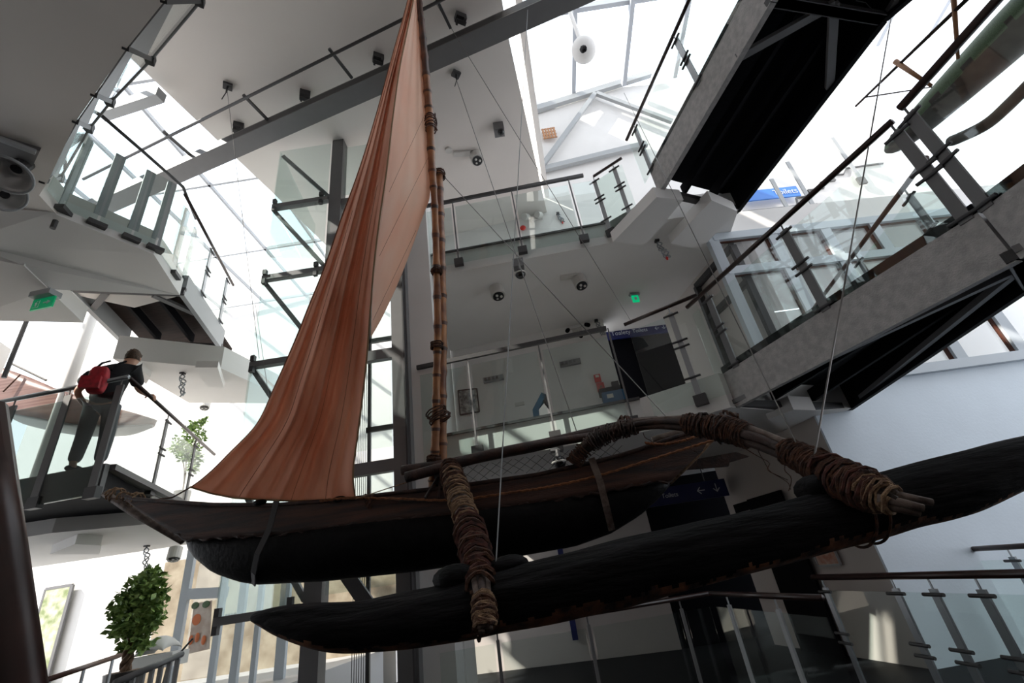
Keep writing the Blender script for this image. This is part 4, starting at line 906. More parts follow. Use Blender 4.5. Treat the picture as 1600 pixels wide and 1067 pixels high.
MB().box(p + V3((0, 0, 0.08)), 0.13, 0.05, 0.17, -0.1).build('casing', m_redp, t); MB().box(p + V3((0.02, -0.01, -0.12)), 0.15, 0.06, 0.18, -0.1).build('casing', m_redp, t)
MB().box(p + V3((0, -0.03, 0.12)), 0.07, 0.02, 0.05, -0.1).build('label_plate', m_paper, t); MB().box(p + V3((0.02, -0.045, -0.12)), 0.04, 0.02, 0.04, -0.1).build('button', m_rope2, t)
p = bw(958, 620, 0.18); t = thing('defibrillator_case', 'blue box with black top on the wall beside the dark doorway', 'box', p)
MB().box(p + V3((0, 0, -0.05)), 0.42, 0.28, 0.26, -0.1).build('case', m_bluebox, t); MB().box(p + V3((-0.02, 0, 0.12)), 0.46, 0.26, 0.1, -0.1).build('top', m_black, t); MB().box(p + V3((0.1, 0, 0.23)), 0.14, 0.1, 0.14, -0.1).build('handle', m_black, t); MB().box(p + V3((-0.08, -0.145, -0.02)), 0.12, 0.01, 0.08, -0.1).build('sticker', m_fix, t)
# red siren on the upper landing wall
p = bw(817, 356, 0.06); tag(MB().ball(p, 0.075, 14, 8, (1, 0.6, 1)).build('fire_bell', m_redp, smooth=True), 'small red fire bell on the upper landing wall', 'bell')
p = bw(838, 337, 0.12); t = thing('wall_spotlight', 'white twin spotlight high on the upper landing wall beside the red bell', 'lamp', p)
MB().box(p + V3((0, 0.08, 0)), 0.3, 0.06, 0.12, -0.1).build('mount', m_fix, t)
for dx in (-0.22, 0.1): MB().cyl(p + V3((dx, 0, 0)), 0.08, 0.2, (-0.4, -0.6, -0.4), 14).build('lamp_head', m_fix, t)
# black twin spots at mid wall top right
p = bw(902, 513, 0.15); t = thing('wall_spotlight', 'cluster of small black spotlights on the wall left of the toilets sign', 'lamp', p)
MB().box(p + V3((0, 0.08, 0)), 0.2, 0.1, 0.08, -0.1).build('mount', m_fix, t)
for dx, dz in ((-0.2, 0.0), (0.2, 0.06), (0.02, -0.17)): 
    MB().cyl(p + V3((dx, 0, dz)), 0.045, 0.12, (dx, -0.5, -0.4), 12).build('lamp_head', m_black, t); MB().tube([p, p + V3((dx, 0, dz))], 0.012, 6).build('arm', m_fix, t)
# cable bundles on turnbuckles
def bundle(p, L, label, redend=False):
    px = p.x * 100; t = thing('cable_turnbuckle', label, 'turnbuckle', p); r_ = random.Random(int(px))
    MB().box(p + V3((0, 0, 0.03)), 0.07, 0.07, 0.05).build('anchor', m_dsteel, t)
    b = MB()
    for k in range(3):
        pts = [p]; 
        for i in range(1, 8): pts.append(p + V3((0.05 * math.sin(i * 1.6 + k * 2) + 0.04 * i * 0.3, 0.03 * math.cos(i * 2 + k), -L * i / 7)))
        b.tube(spline(pts, 24), 0.011, 5)
    b.build('cable_loop', m_inox, t)
    if redend: MB().ball(p + V3((0.06, 0, -L)), 0.022, 10, 6, (1, 1, 1.6)).build('red_clip', m_redp, t)
    return t
bundle(Z(1027, 378, 6.18), 0.36, 'looped cables with a red clip hanging under the upper landing', True)
bundle(Z(285, 585, 5.42), 0.42, 'looped steel cables hanging from the sunny left ceiling, near the standing person')
bundle(Z(229, 855, L1S - 0.03), 0.42, 'looped steel cables hanging above the crown of the potted tree')
bundle(bw(872, 335, 0.04), 0.28, 'looped cables with red clip at the upper landing edge', True)
bundle(bw(932, 503, 0.04), 0.34, 'looped cables hanging at the corner left of the blue toilets sign')
# exit signs
p = Z(67, 472, 5.62); t = thing('exit_sign', 'green running-figure exit sign hanging under the left soffit', 'sign', p)
nn_ = V3((-p.x, -p.y, 0)).normalized(); sx = V3((-nn_.y, nn_.x, 0)); 
if sx.x < 0: sx = -sx
sx = (sx * 0.55 + nn_ * 0.83).normalized(); nn_ = sx.cross(V3((0, 0, 1)))
if nn_.dot(EYE - p) < 0: nn_ = -nn_
MB().prism([p - sx * 0.16 + V3((0, 0, -0.10)), p + sx * 0.16 + V3((0, 0, -0.10)), p + sx * 0.16 + V3((0, 0, 0.07)), p - sx * 0.16 + V3((0, 0, 0.07))], -nn_ * 0.02).build('sign_face', m_green, t)
MB().box(p + V3((0.0, 0, 0.11)), 0.30, 0.16, 0.08, math.atan2(sx.y, sx.x)).build('lamp_housing', m_lsteel, t)
MB().tube([p + V3((0, 0, 0.1)), p + V3((0, 0, 0.36))], 0.01, 6).build('hanger', m_lsteel, t)
b = MB(); n3 = nn_ * 0.004
def quad(b, pts): b.prism([p + sx * u * 0.8 + V3((0, 0, w * 0.8 - 0.012)) + n3 for u, w in pts], nn_ * 0.004)
quad(b, ((0.02, -0.015), (0.1, -0.015), (0.1, 0.005), (0.02, 0.005))); quad(b, ((0.09, -0.05), (0.16, -0.005), (0.09, 0.04)))
quad(b, ((-0.15, -0.08), (-0.05, -0.08), (-0.05, 0.06), (-0.06, 0.06), (-0.06, -0.07), (-0.15, -0.07)))
quad(b, ((-0.12, -0.05), (-0.10, -0.05), (-0.085, 0.0), (-0.10, 0.03), (-0.13, 0.02))); quad(b, ((-0.105, 0.035), (-0.085, 0.035), (-0.085, 0.055), (-0.105, 0.055)))
b.build('pictogram', m_pict, t)
p = Z(993, 467, 6.08); t = thing('exit_sign', 'small glowing green exit sign on the middle soffit near the corridor', 'sign', p)
MB().box(p, 0.14, 0.03, 0.15, 0.2).build('sign_face', m_greenl, t); MB().box(p + V3((0.0, -0.02, 0)), 0.05, 0.01, 0.06, 0.2).build('pictogram', m_pict, t); MB().box(p + V3((0, 0, 0.1)), 0.2, 0.08, 0.05, 0.2).build('lamp_housing', m_lsteel, t)
# blue signs with writing
def txt(s, size, c, xdir, updir, m_, parent, name='lettering', ex=0.002):
    cu = bpy.data.curves.new(name, 'FONT'); cu.body = s; cu.size = size; cu.extrude = ex; cu.align_x = 'LEFT'; cu.align_y = 'CENTER'
    to = bpy.data.objects.new('tmp', cu); C.objects.link(to); dg = bpy.context.evaluated_depsgraph_get(); me = bpy.data.meshes.new_from_object(to.evaluated_get(dg)); bpy.data.objects.remove(to)
    xd = V3(xdir).normalized(); ud = V3(updir); ud = (ud - xd * ud.dot(xd)).normalized(); zd = xd.cross(ud)
    Mx = Matrix((xd, ud, zd)).transposed().to_4x4(); Mx.translation = V3(c); me.transform(Mx)
    o = bpy.data.objects.new(name, me); C.objects.link(o); me.materials.append(m_)
    if parent: o.parent = parent; o.matrix_parent_inverse = world_of(parent).inverted()
    return o
def sign(label, px, wid, hei, z, y, texts, m_=None, name='direction_sign', rz=0.0, hang=None):
    p = Y(*px, y); t = thing(name, label, 'sign', p); xd = V3((math.cos(rz), math.sin(rz), 0)); nf = V3((xd.y, -xd.x, 0))
    MB().box(p, wid, 0.04, hei, rz).build('sign_board', m_ or m_sign, t)
    if hang:
        for u in (-0.3, 0.3): MB().tube([p + xd * wid * u, withz(p + xd * wid * u, hang)], 0.01, 6).build('hanger', m_dsteel, t)
    for s_, size, u, w in texts: txt(s_, size, p + xd * u + V3((0, 0, w)) + nf * 0.024, xd, (0, 0, 1), m_signw, t)
    return t
sign('long navy sign reading Toalety Toilets over the dark doorway, middle level', (998, 517), 1.6, 0.27, 0, 9.44, [('Toalety', 0.15, -0.66, 0.0), ('Toilets', 0.13, -0.16, 0.0), ('\u2190 \u2193', 0.14, 0.36, 0)], rz=0.06)
sign('navy direction sign with arrows over the dark opening under the hull bow', (1060, 772), 1.8, 0.3, 0, 8.8, [('Toalety', 0.13, -0.8, 0.0), ('Toilets', 0.11, -0.32, 0.0), ('\u2190', 0.2, 0.32, 0), ('\u2193', 0.2, 0.62, 0)], rz=0.06, hang=2.95)
p = PL(1205, 303, (1.3, 8.9), (12, 9.7)); t = thing('wall_sign', 'bright blue sign with white writing on the far upper wall', 'sign', p)
MB().box(p, 1.5, 0.04, 0.34, 0.075).build('sign_board', m_bsign, t)
for k, s_ in enumerate(('Toalety', 'Toilets')): txt(s_, 0.24, p + V3((-0.68 + k * 0.72, -0.03, 0)), (1, 0.075, 0), (0, 0, 1), m_signw, t)
# corridor wall plaque + picture by lower right
CW = ((4.02, 6.43), (3.45, 9.1)); cw = lambda x, y: PL(x, y, (CW[0][0] - 0.05, CW[0][1]), (CW[1][0] - 0.05, CW[1][1]))
a_, b_, c_, d_ = cw(1270, 862), cw(1302, 855), cw(1314, 880), cw(1280, 884)
frame('framed_picture', 'framed reddish map on the beige wall below the float', withz(a_, d_.z), withz(b_, d_.z), b_, withz(a_, b_.z), V3((-1, 0, 0)), m_lsteel, m_art2)

dA, dB = cw(1206, 880), cw(1262, 868)
dA, dB = withz(dA, 0.0), withz(dB, 0.0)
struct('door_3', MB().prism([dA, dB, withz(dB, 2.15), withz(dA, 2.15)], (-0.04, -0.01, 0)), m_black, 'dark door in the beige wall beside the corridor', 'door')
a_, b_ = cw(1150, 795), cw(1194, 784)
tag(MB().prism([withz(a_, a_.z - 0.07), withz(b_, a_.z - 0.07), withz(b_, a_.z + 0.07), withz(a_, a_.z + 0.07)], (-0.03, 0, 0)).build('wall_plate', m_black), 'narrow black plate on the beige wall just above the float', 'plate')
LBW = ((-1.75, 10.65), (2.15, 9.9)); lb = lambda x, y: PL(x, y, *LBW)
a_, b_ = lb(888, 960), lb(897, 960); 
tag(MB().prism([withz(a_, 0.35), withz(b_, 0.35), withz(b_, 2.6), withz(a_, 2.6)], (0, -0.02, 0)).build('wall_banner', m_sign), 'narrow navy vertical banner on the ground floor back wall', 'banner')
# upper left double floodlight
p = Z(14, 268, 6.1); t = thing('ceiling_floodlight', 'double round floodlight with polished reflectors on the upper left soffit', 'lamp', p)
MB().prism([Z(-40, 205, 6.2), Z(62, 236, 6.2), Z(36, 292, 6.2), Z(-60, 262, 6.2)], (0, 0, 0.1)).build('mounting_plate', m_steel, t)
b = MB()
for x0, y0, x1, y1 in ((-10, 213, 56, 238),): b.bar(Z(x0, y0, 6.15), Z(x1, y1, 6.15), 0.05, 0.04)
b.build('edge_bar', m_lsteel, t)
for px, py, rr, ax in ((14, 272, 0.2, (0.15, -0.35, -1)), (8, 304, 0.17, (0.75, -0.45, -0.6))):
    c = Z(px, py, 5.95); a = V3(ax).normalized(); 
    e1 = a.cross(V3((1, 0, 0))).normalized(); e2 = a.cross(e1); rows = []
    for j in range(7):
        f = j / 6; rows.append([c + a * (0.02 - 0.16 * (1 - f ** 2)) + (e1 * math.cos(2 * PI * k / 24) + e2 * math.sin(2 * PI * k / 24)) * rr * (0.25 + 0.75 * f) for k in range(25)])
    MB().grid(rows).build('reflector', m_refl, t, smooth=True, solid=0.004)
    MB().tube([c + a * 0.02 + (e1 * math.cos(2 * PI * k / 24) + e2 * math.sin(2 * PI * k / 24)) * rr * 1.0 for k in range(25)], 0.014, 6).build('rim', m_lsteel, t, smooth=True)
    MB().cyl(c - a * 0.34, rr * 0.4, 0.2, a, 14).build('lamp_body', m_dsteel, t)
p = Z(87, 345, 6.2); tag(MB().cyl(p, 0.03, 0.12, (0, 0, -1), 10).build('sprinkler', m_dsteel), 'tiny sprinkler head under the left soffit', 'sprinkler')
for x, y, z, lb in ((322, 628, 6.0, 'white round lamp on the sunny left ceiling above the small tree'), (275, 858, 2.75, 'white round lamp above the entrance, next to the canoe stern')):
    spot(x, y, z, lb, 0.1, 0.18)
# ================================================================ person at the left balustrade
def skin(name, verts, edges, radii, m_, parent, sub=2, root=0):
    me = bpy.data.meshes.new(name); me.from_pydata([tuple(v) for v in verts], edges, []); o = bpy.data.objects.new(name, me); C.objects.link(o)
    sk = o.modifiers.new('skin', 'SKIN'); 
    for i, r in enumerate(radii):
        me.skin_vertices[0].data[i].radius = (r, r) if not isinstance(r, tuple) else r
        me.skin_vertices[0].data[i].use_root = (i == root)
    sk.use_smooth_shade = True
    sb = o.modifiers.new('sub', 'SUBSURF'); sb.levels = sub; sb.render_levels = sub; me.materials.append(m_)
    if parent: o.parent = parent; o.matrix_parent_inverse = world_of(parent).inverted()
    return o
hp_ = DD(170, 602, 7.5); base = V3((hp_.x, hp_.y, G1))
away = V3((-0.40, 0.9, 0)).normalized(); right = V3((away.y, -away.x, 0))
def bp_(r, f, z): return base + right * r + away * f + V3((0, 0, z))
man = thing('person', 'person with short brown hair, black shirt and red backpack leaning on the left rail', 'person', base)
hand = Z(233, 618, G1 + 1.14)
vs = [bp_(0, 0, 0.86), bp_(0, 0, 1.02), bp_(0.01, 0.02, 1.2), bp_(0.05, 0.03, 1.34), bp_(0.10, 0.05, 1.44), bp_(0.13, 0.08, 1.53), bp_(0.14, 0.10, 1.60),
      bp_(-0.18, 0.0, 1.27), bp_(-0.29, -0.06, 1.02), bp_(-0.22, 0.1, 0.88),
      bp_(0.20, 0.03, 1.36), lerp(bp_(0.20, 0.03, 1.36), hand, 0.5) + V3((0, 0, -0.1)), hand,
      bp_(-0.1, 0, 0.8), bp_(-0.11, 0.02, 0.45), bp_(-0.12, -0.02, 0.08), bp_(-0.12, 0.12, 0.03),
      bp_(0.1, 0, 0.8), bp_(0.12, 0.04, 0.45), bp_(0.13, 0.0, 0.08), bp_(0.14, 0.14, 0.03)]
ed = [(0, 1), (1, 2), (2, 3), (3, 4), (4, 5), (5, 6), (3, 7), (7, 8), (8, 9), (3, 10), (10, 11), (11, 12), (0, 13), (13, 14), (14, 15), (15, 16), (0, 17), (17, 18), (18, 19), (19, 20)]
rd = [0.13, 0.12, 0.14, 0.12, 0.05, 0.085, 0.08, 0.06, 0.045, 0.032, 0.06, 0.045, 0.03, 0.085, 0.06, 0.04, 0.03, 0.085, 0.06, 0.04, 0.03]
skin('body', vs, ed, rd, m_skin, man)
# head: shaped ovoid joined over the neck
b = MB(); hc = bp_(0.14, 0.10, 1.59); rows = []
for j in range(15):
    ph_ = PI * j / 14; row = []
    for k in range(21):
        a = 2 * PI * k / 20; x, y, z = math.sin(ph_) * math.cos(a), math.sin(ph_) * math.sin(a), math.cos(ph_)
        w = 0.078 * (1 - 0.16 * max(0, -z)); nose = 0.018 * math.exp(-((x / 0.18) ** 2 + ((z + 0.15) / 0.22) ** 2)) if y > 0 else 0
        row.append(hc + right * (x * w * 1.1) + away * (y * 0.098 + nose) + V3((0, 0, z * 0.118)))
    rows.append(row)
b.grid(rows)
for s_ in (-1, 1): b.ball(hc + right * (0.08 * s_) + V3((0, 0, -0.01)), 0.03, 10, 8, (0.5, 0.7, 1.1))
b.build('head', m_skin, man, smooth=True)
b = MB(); rows = []
for j in range(10):
    ph_ = PI * 0.62 * j / 9; row = []
    for k in range(25):
        a = 2 * PI * k / 24; x, y, z = math.sin(ph_) * math.cos(a), math.sin(ph_) * math.sin(a), math.cos(ph_)
        if y > 0.25: z = max(z, 0.42); 
        r_ = 1.14 + 0.06 * math.sin(k * 5 + j * 3)
        row.append(hc + right * (x * 0.08 * r_) + away * ((y * 0.098 + 0.004) * r_) + V3((0, 0, z * 0.118 * r_ + (0.02 if y > 0.3 else 0.004))))
    rows.append(row)
b.grid(rows); b.build('hair', m_hair, man, smooth=True)
sv = [bp_(0, 0, 0.80), bp_(0, 0.0, 1.05), bp_(0.01, 0.02, 1.22), bp_(0.04, 0.03, 1.35), bp_(0.09, 0.04, 1.42), bp_(-0.18, 0.0, 1.28), bp_(-0.27, -0.05, 1.10), bp_(0.22, 0.05, 1.38), lerp(bp_(0.20, 0.03, 1.36), hand, 0.42) + V3((0, 0, -0.09))]
skin('shirt', sv, [(0, 1), (1, 2), (2, 3), (3, 4), (3, 5), (5, 6), (3, 7), (7, 8)], [0.175, 0.17, 0.20, 0.18, 0.08, 0.11, 0.09, 0.10, 0.08], m_shirt, man)
tv = [bp_(0, 0, 0.92), bp_(-0.1, 0, 0.8), bp_(-0.11, 0.02, 0.45), bp_(-0.12, -0.01, 0.1), bp_(0.1, 0, 0.8), bp_(0.12, 0.03, 0.45), bp_(0.13, 0.0, 0.1)]
skin('trousers', tv, [(0, 1), (1, 2), (2, 3), (0, 4), (4, 5), (5, 6)], [0.15, 0.105, 0.085, 0.07, 0.105, 0.085, 0.07], m_trous, man)
for s_ in (-0.12, 0.14): MB().ball(bp_(s_, 0.06, 0.05), 0.06, 12, 8, (0.9, 2.0, 0.8)).build('shoe', m_black, man, smooth=True)
b = MB()
for i, (dr, df, dz, l_) in enumerate(((-0.035, 0, 0.0, 0.07), (-0.012, 0, 0.005, 0.08), (0.012, 0, 0.004, 0.075), (0.034, 0, 0, 0.06))):
    s0_ = hand + right * 0.02 + rdir * dr + V3((0, 0, 0.0)); b.tube([s0_, s0_ + right * 0.04 + V3((0, 0, 0.0)), s0_ + right * 0.055 + V3((0, 0, -l_))], [0.012, 0.011, 0.008], 7)
s0_ = hand - rdir * 0.03; b.tube([s0_, s0_ - right * 0.03 + V3((0, 0, -0.05))], [0.013, 0.009], 7); b.ball(hand, 0.04, 10, 8, (1, 1, 0.6))
b.build('hand', m_skin, man, smooth=True)
pk = thing('backpack', 'red backpack worn by the person at the left rail', 'backpack', bp_(-0.03, -0.22, 1.0))
rows = []
for j in range(11):
    a = PI * j / 10 - PI / 2; row = []
    for k in range(17):
        t_ = 2 * PI * k / 16; cx, cy = math.cos(t_), math.sin(t_); e = 0.55
        row.append(bp_(-0.03, -0.24, 1.10) + right * (0.10 * math.copysign(abs(cx) ** e, cx) * math.cos(a) ** 0.3) + away * (0.08 * math.copysign(abs(cy) ** e, cy) * math.cos(a) ** 0.3) + V3((0, 0, 0.18 * math.sin(a))))
    rows.append(row)
MB().grid(rows).build('bag', m_red, pk, smooth=True)
MB().box(bp_(-0.06, -0.34, 1.03), 0.2, 0.05, 0.16, math.atan2(right.y, right.x)).build('front_pocket', m_red, pk)
b = MB()
for s_ in (-0.12, 0.06): b.tube([bp_(s_, -0.2, 1.26), bp_(s_ + 0.03, -0.12, 1.40), bp_(s_ + 0.05, 0.02, 1.50)], 0.014, 6)
b.build('strap', m_black, pk)

# ================================================================ plants
def leafy(mb, c, r, n, seed, sc=(1, 1, 1), size=0.06):
    rnd = random.Random(seed)
    for _ in range(n):
        while True:
            d = V3((rnd.uniform(-1, 1), rnd.uniform(-1, 1), rnd.uniform(-1, 1)))
            if d.length < 1: break
        p = V3(c) + V3((d.x * sc[0], d.y * sc[1], d.z * sc[2])) * r
        a = V3((rnd.gauss(0, 1), rnd.gauss(0, 1), rnd.gauss(0, 0.5))).normalized(); b_ = a.cross(V3((rnd.gauss(0, 1), rnd.gauss(0, 1), rnd.gauss(0, 1)))).normalized(); s_ = size * rnd.uniform(0.7, 1.3)
        q_ = a.cross(b_) * s_ * 0.15
        mb.add([p, p + a * s_ * 0.5 + b_ * s_ * 0.35, p + a * s_ * 1.1 + q_, p + a * s_ * 0.5 - b_ * s_ * 0.35], [(0, 1, 2, 3)])
ty = 7.2
tr = thing('potted_tree', 'leafy potted tree with plaited trunk near the entrance, lower left', 'plant', Y(190, 1060, ty))
b = MB()
for x, y, r in ((235, 905, 0.17), (222, 925, 0.26), (205, 945, 0.26), (228, 955, 0.24), (215, 975, 0.24), (195, 978, 0.18), (240, 925, 0.18), (212, 1000, 0.14), (225, 1008, 0.10), (195, 1012, 0.08)):
    leafy(b, Y(x, y, ty), r, int(6500 * r * r), int(x + y), (1, 1, 0.9), 0.09)
o = b.build('foliage', m_tree, tr, solid=0)
for k in range(3):
    pts = [Y(194 + (207 - 194) * (1 - u), 1052 - 75 * u if False else 1052 + (980 - 1052) * u, ty) + V3((0.05 * math.cos(u * 9 + k * 2.1), 0.05 * math.sin(u * 9 + k * 2.1), 0)) for u in [i / 14 for i in range(15)]]
    pts = [Y(194 + 16 * u, 1052 - 72 * u, ty) + V3((0.045 * math.cos(u * 9 + k * 2.1), 0.045 * math.sin(u * 9 + k * 2.1), 0)) for u in [i / 14 for i in range(15)]]
    MB().tube(pts, 0.032, 8).build('stem', m_trunk, tr, smooth=True)
pc = Y(194, 1052, ty)
MB().cyl(V3((pc.x, pc.y, 0.62)), 0.17, pc.z - 0.62 + 0.02, n=24, r2=0.23).build('pot', m_pot, tr)
MB().cyl(V3((pc.x, pc.y, pc.z - 0.0)), 0.20, 0.025, n=20).build('soil', m_trunk, tr)
ty2 = 8.9
tr = thing('potted_plant', 'airy climbing plant behind the receding left balustrade', 'plant', Y(290, 740, ty2))
b = MB()
for x, y, r in ((305, 665, 0.12), (312, 680, 0.12), (295, 672, 0.1), (285, 690, 0.16), (300, 700, 0.18), (275, 702, 0.14), (290, 712, 0.14), (305, 715, 0.12), (300, 730, 0.10), (318, 658, 0.06)):
    leafy(b, Y(x, y, ty2), r, int(60 + 2600 * r * r), int(x * 3 + y), size=0.07)
b.build('foliage', m_tree, tr)
b = MB(); b.tube(spline([Y(x, y, ty2) for x, y in ((285, 770), (290, 740), (292, 715), (305, 690), (312, 668))], 20), 0.012, 5); b.tube(spline([Y(x, y, ty2) for x, y in ((285, 770), (288, 735), (280, 700))], 12), 0.012, 5)
b.build('stem', m_trunk, tr)
p = Y(285, 770, ty2); MB().cyl(V3((p.x, p.y, G1)), 0.12, max(0.1, p.z - G1 + 0.03), n=18, r2=0.15).build('pot', m_pot, tr)

# ================================================================ entrance, lower left
EA, EB = (-7.2, 8.9), (-3.3, 8.6)
e = lambda x, y, o=0.0: PL(x, y, (EA[0], EA[1] - o), (EB[0], EB[1] - o))
door = thing('door_2', None, None, e(330, 1000)); door['kind'] = 'structure'; door['label'] = 'glazed entrance door with pale metal frame'; door['category'] = 'door'
def vline(px, py, z0, z1): p = e(px, py); return V3((p.x, p.y, z0)), V3((p.x, p.y, z1))
xsE = [(304, 850, 0.07), (348, 900, 0.05), (358, 950, 0.05), (382, 950, 0.03), (408, 950, 0.05)]
fr = MB(); ztop = e(330, 835).z; 
for x, y, w in ((303, 850, 0.14), (352, 900, 0.1), (378, 950, 0.12), (408, 930, 0.08), (446, 940, 0.16)):
    a, b_ = vline(x, y, 0.62, 2.95); fr.bar(a, b_, w, 0.08, (0, 1, 0))
zd = e(310, 928).z
a, b_ = e(296, 928), e(354, 925); fr.bar(a, b_, 0.1, 0.17)
a, b_ = e(378, 918), e(408, 910); 
fr.build('frame', m_cafe, door)
pa_, pb_ = e(300, 950), e(480, 930)
MB().prism([withz(pa_, 0.65), withz(pb_, 0.65), withz(pb_, 2.9), withz(pa_, 2.9)], (0, 0.01, 0)).build('pane', m_wglass, door)
p = e(380, 965, 0.08); 
# posters on the door
pt = thing('door_poster', 'tall pale poster with a round orange emblem and orange figures on the entrance door', 'poster', e(310, 1000, 0.06))
c = [e(293, 1022, 0.05), e(327, 1014, 0.05), e(331, 938, 0.05), e(303, 943, 0.05)]
MB().prism(c, (0, 0.01, 0)).build('sheet', m_art3, pt)
b = MB(); p = e(307, 968, 0.06); b.prism([p + V3((0.075 * math.cos(k * PI / 10), 0, 0.085 * math.sin(k * PI / 10))) for k in range(20)], (0, 0.006, 0)); b.build('round_emblem', m_orange, pt)
b = MB()
for x, y in ((298, 1000), (308, 996), (318, 1000)): p = e(x, y, 0.07); b.ball(p, 0.045, 10, 6, (0.9, 0.2, 1.6))
b.build('printed_figures', m_orange, pt)
b = MB(); 
for x, y in ((305, 946), (322, 944)): b.ball(e(x, y, 0.06), 0.07, 10, 6, (1, 0.1, 0.8))
b.build('printed_plants', m_gcanoe, pt)
p = e(360, 965, 0.05); b = MB()
for i in range(3):
    for j in range(4): b.box(p + V3((j * 0.05 - 0.08, 0, i * 0.045 - 0.04)), 0.035, 0.01, 0.028)
tag(b.build('wall_lettering', m_dsteel), 'small block of dark lettering on the pale panel beside the entrance door', 'lettering')
wl = thing('window_6', None, None, (-9, 10.9, 1)); wl['kind'] = 'structure'; wl['label'] = 'narrow window with greenery at the far lower left'; wl['category'] = 'window'
LWA, LWB = (-14, 11.5), (-3.4, 11.1)
wq = lambda x, y, o=0.0: PL(x, y, (LWA[0], LWA[1] - o), (LWB[0], LWB[1] - o))
a, b_, = wq(73, 918), wq(113, 916); zt_ = (a.z + b_.z) / 2; zb_ = 0.3
f_ = MB(); f_.bar(withz(a, zb_), withz(a, zt_), 0.05, 0.05); f_.bar(withz(b_, zb_), withz(b_, zt_), 0.07, 0.05); f_.bar(withz(a, zt_), withz(b_, zt_), 0.05, 0.06); f_.build('frame', m_steel, wl)
g_ = MB(); g_.prism([withz(a, zb_) - V3((0, 0.02, 0)), withz(b_, zb_) - V3((0, 0.02, 0)), withz(b_, zt_) - V3((0, 0.02, 0)), withz(a, zt_) - V3((0, 0.02, 0))], (0, 0.01, 0)); g_.build('view_panel', m_grass, wl)
# street behind the entrance
struct('wall_street', wallmb((-8.6, 10.95), (-3.2, 10.75), 0.62, 2.95, 0.1), m_stone, 'stone-coloured facade seen through the entrance', 'wall')
# entrance rails (ground floor left)
a, b_ = DD(40, 1073, 6.4), DD(285, 1006, 7.4); a = withz(a, 1.5); 
ra_, rb_ = Z(60, 1066, 1.46) if False else DD(62, 1066, 6.0), DD(187, 1024, 7.0)
t = thing('entrance_rail', 'thin brown handrail on posts beside the potted tree', 'rail', ra_)
MB().tube([ra_, rb_], 0.022, 8).build('handrail', m_brail, t, smooth=True)
for u in (0.1, 0.5, 0.9): p = lerp(ra_, rb_, u); MB().tube([p, withz(p, 0.0)], 0.014, 6).build('post', m_inox, t)
ra_, rb_ = DD(180, 1067, 5.2), DD(284, 1022, 5.8)
t = thing('entrance_rail', 'grey handrail with close balusters in front of the potted tree', 'rail', ra_)
MB().tube([ra_, rb_], 0.026, 8).build('handrail', m_steel, t, smooth=True)
for k in range(7): p = lerp(ra_, rb_, 0.1 + 0.14 * k); MB().bar(p, withz(p, 0.0), 0.035, 0.02).build('baluster', m_lsteel, t)
# pram
p = Y(248, 1020, 7.9); t = thing('pram', 'white pram with raised hood parked behind the grey handrail', 'pram', p)
rows = []
for j in range(9):
    a = PI * 0.9 * j / 8; rows.append([p + V3((-0.22 * math.cos(a), 0.2 * math.cos(PI * k / 10), 0.22 * math.sin(a) * (0.3 + 0.7 * math.sin(PI * k / 10)))) for k in range(11)])
MB().grid(rows).build('hood', m_pram, t, smooth=True, solid=0.01)
MB().box(p + V3((0.05, 0, -0.1)), 0.6, 0.36, 0.18).build('seat', m_pram, t); MB().tube([p + V3((0.28, 0, -0.1)), p + V3((0.5, 0, 0.12))], 0.015, 6).build('handle', m_dsteel, t)
for dx in (-0.2, 0.25): MB().cyl(V3((p.x + dx, p.y - 0.18, 0.74)), 0.12, 0.04, (0, 1, 0), 18).build('wheel', m_dsteel, t)
b = MB()
for dx in (-0.2, 0.25): b.tube([p + V3((dx, -0.1, -0.18)), V3((p.x + dx, p.y - 0.16, 0.74))], 0.014, 6)
b.build('frame', m_dsteel, t)

# ================================================================ other boats
def loft(name, label, secs, m_, cat='boat'):
    pass
# brown boat at the left, beyond the gallery
yb = 7.0; Q = lambda x, y, yy=yb: Y(x, y, yy)
t = thing('hanging_boat', 'brown boat with grey bottom hung behind the left balustrade', 'boat', Q(150, 660))
top = [(-80, 545), (0, 572), (40, 588), (80, 606), (130, 622), (180, 640), (215, 648), (244, 656)]
mid = [(-80, 610), (0, 642), (40, 652), (80, 660), (130, 668), (180, 670), (215, 668), (240, 664)]
bot = [(-80, 650), (0, 640 + 8), (40, 662), (80, 672), (130, 680), (180, 681), (210, 678), (238, 668)]
def strip(A, B, n, da, db):
    As = spline([Q(x, y) for x, y in A], n); Bs = spline([Q(x, y) for x, y in B], n); rows = []
    for i in range(n):
        e_ = min(1, ((n - 1 - i) / (n * 0.5)) ** 0.6) if i < n - 1 else 0.02
        rows.append([As[i].lerp(Bs[i], k / 5) + V3((0, -(da + (db - da) * k / 5) * e_, 0)) for k in range(6)])
    return rows
MB().grid(strip(top, mid, 30, 0.35, 0.3)).build('hull_side', m_dinghy, t, smooth=True, solid=0.03)
MB().grid(strip(mid, bot, 30, 0.3, 0.0)).build('hull_bottom', m_dinghy2, t, smooth=True, solid=0.03)
MB().grid([[V3((p.x, 2 * yb - p.y, p.z)) for p in r] for r in strip(top, mid, 30, 0.35, 0.3)]).build('hull_side', m_dinghy, t, smooth=True, solid=0.03)
MB().tube([Q(16, 567, 6.7), Q(72, 594, 6.7)], 0.02, 6).build('oar', m_gcanoe2, t)
MB().tube([Q(5, 612, 6.6), Q(32, 585, 6.6)], 0.012, 6).build('lashing', m_rope, t)
o = MB().tube([DD(42, 500, 9.3), DD(6, 590, 9.3)], 0.03, 8).build('mast_pole', m_dsteel); tag(o, 'slim dark mast rising above the brown boat at the far left', 'mast')
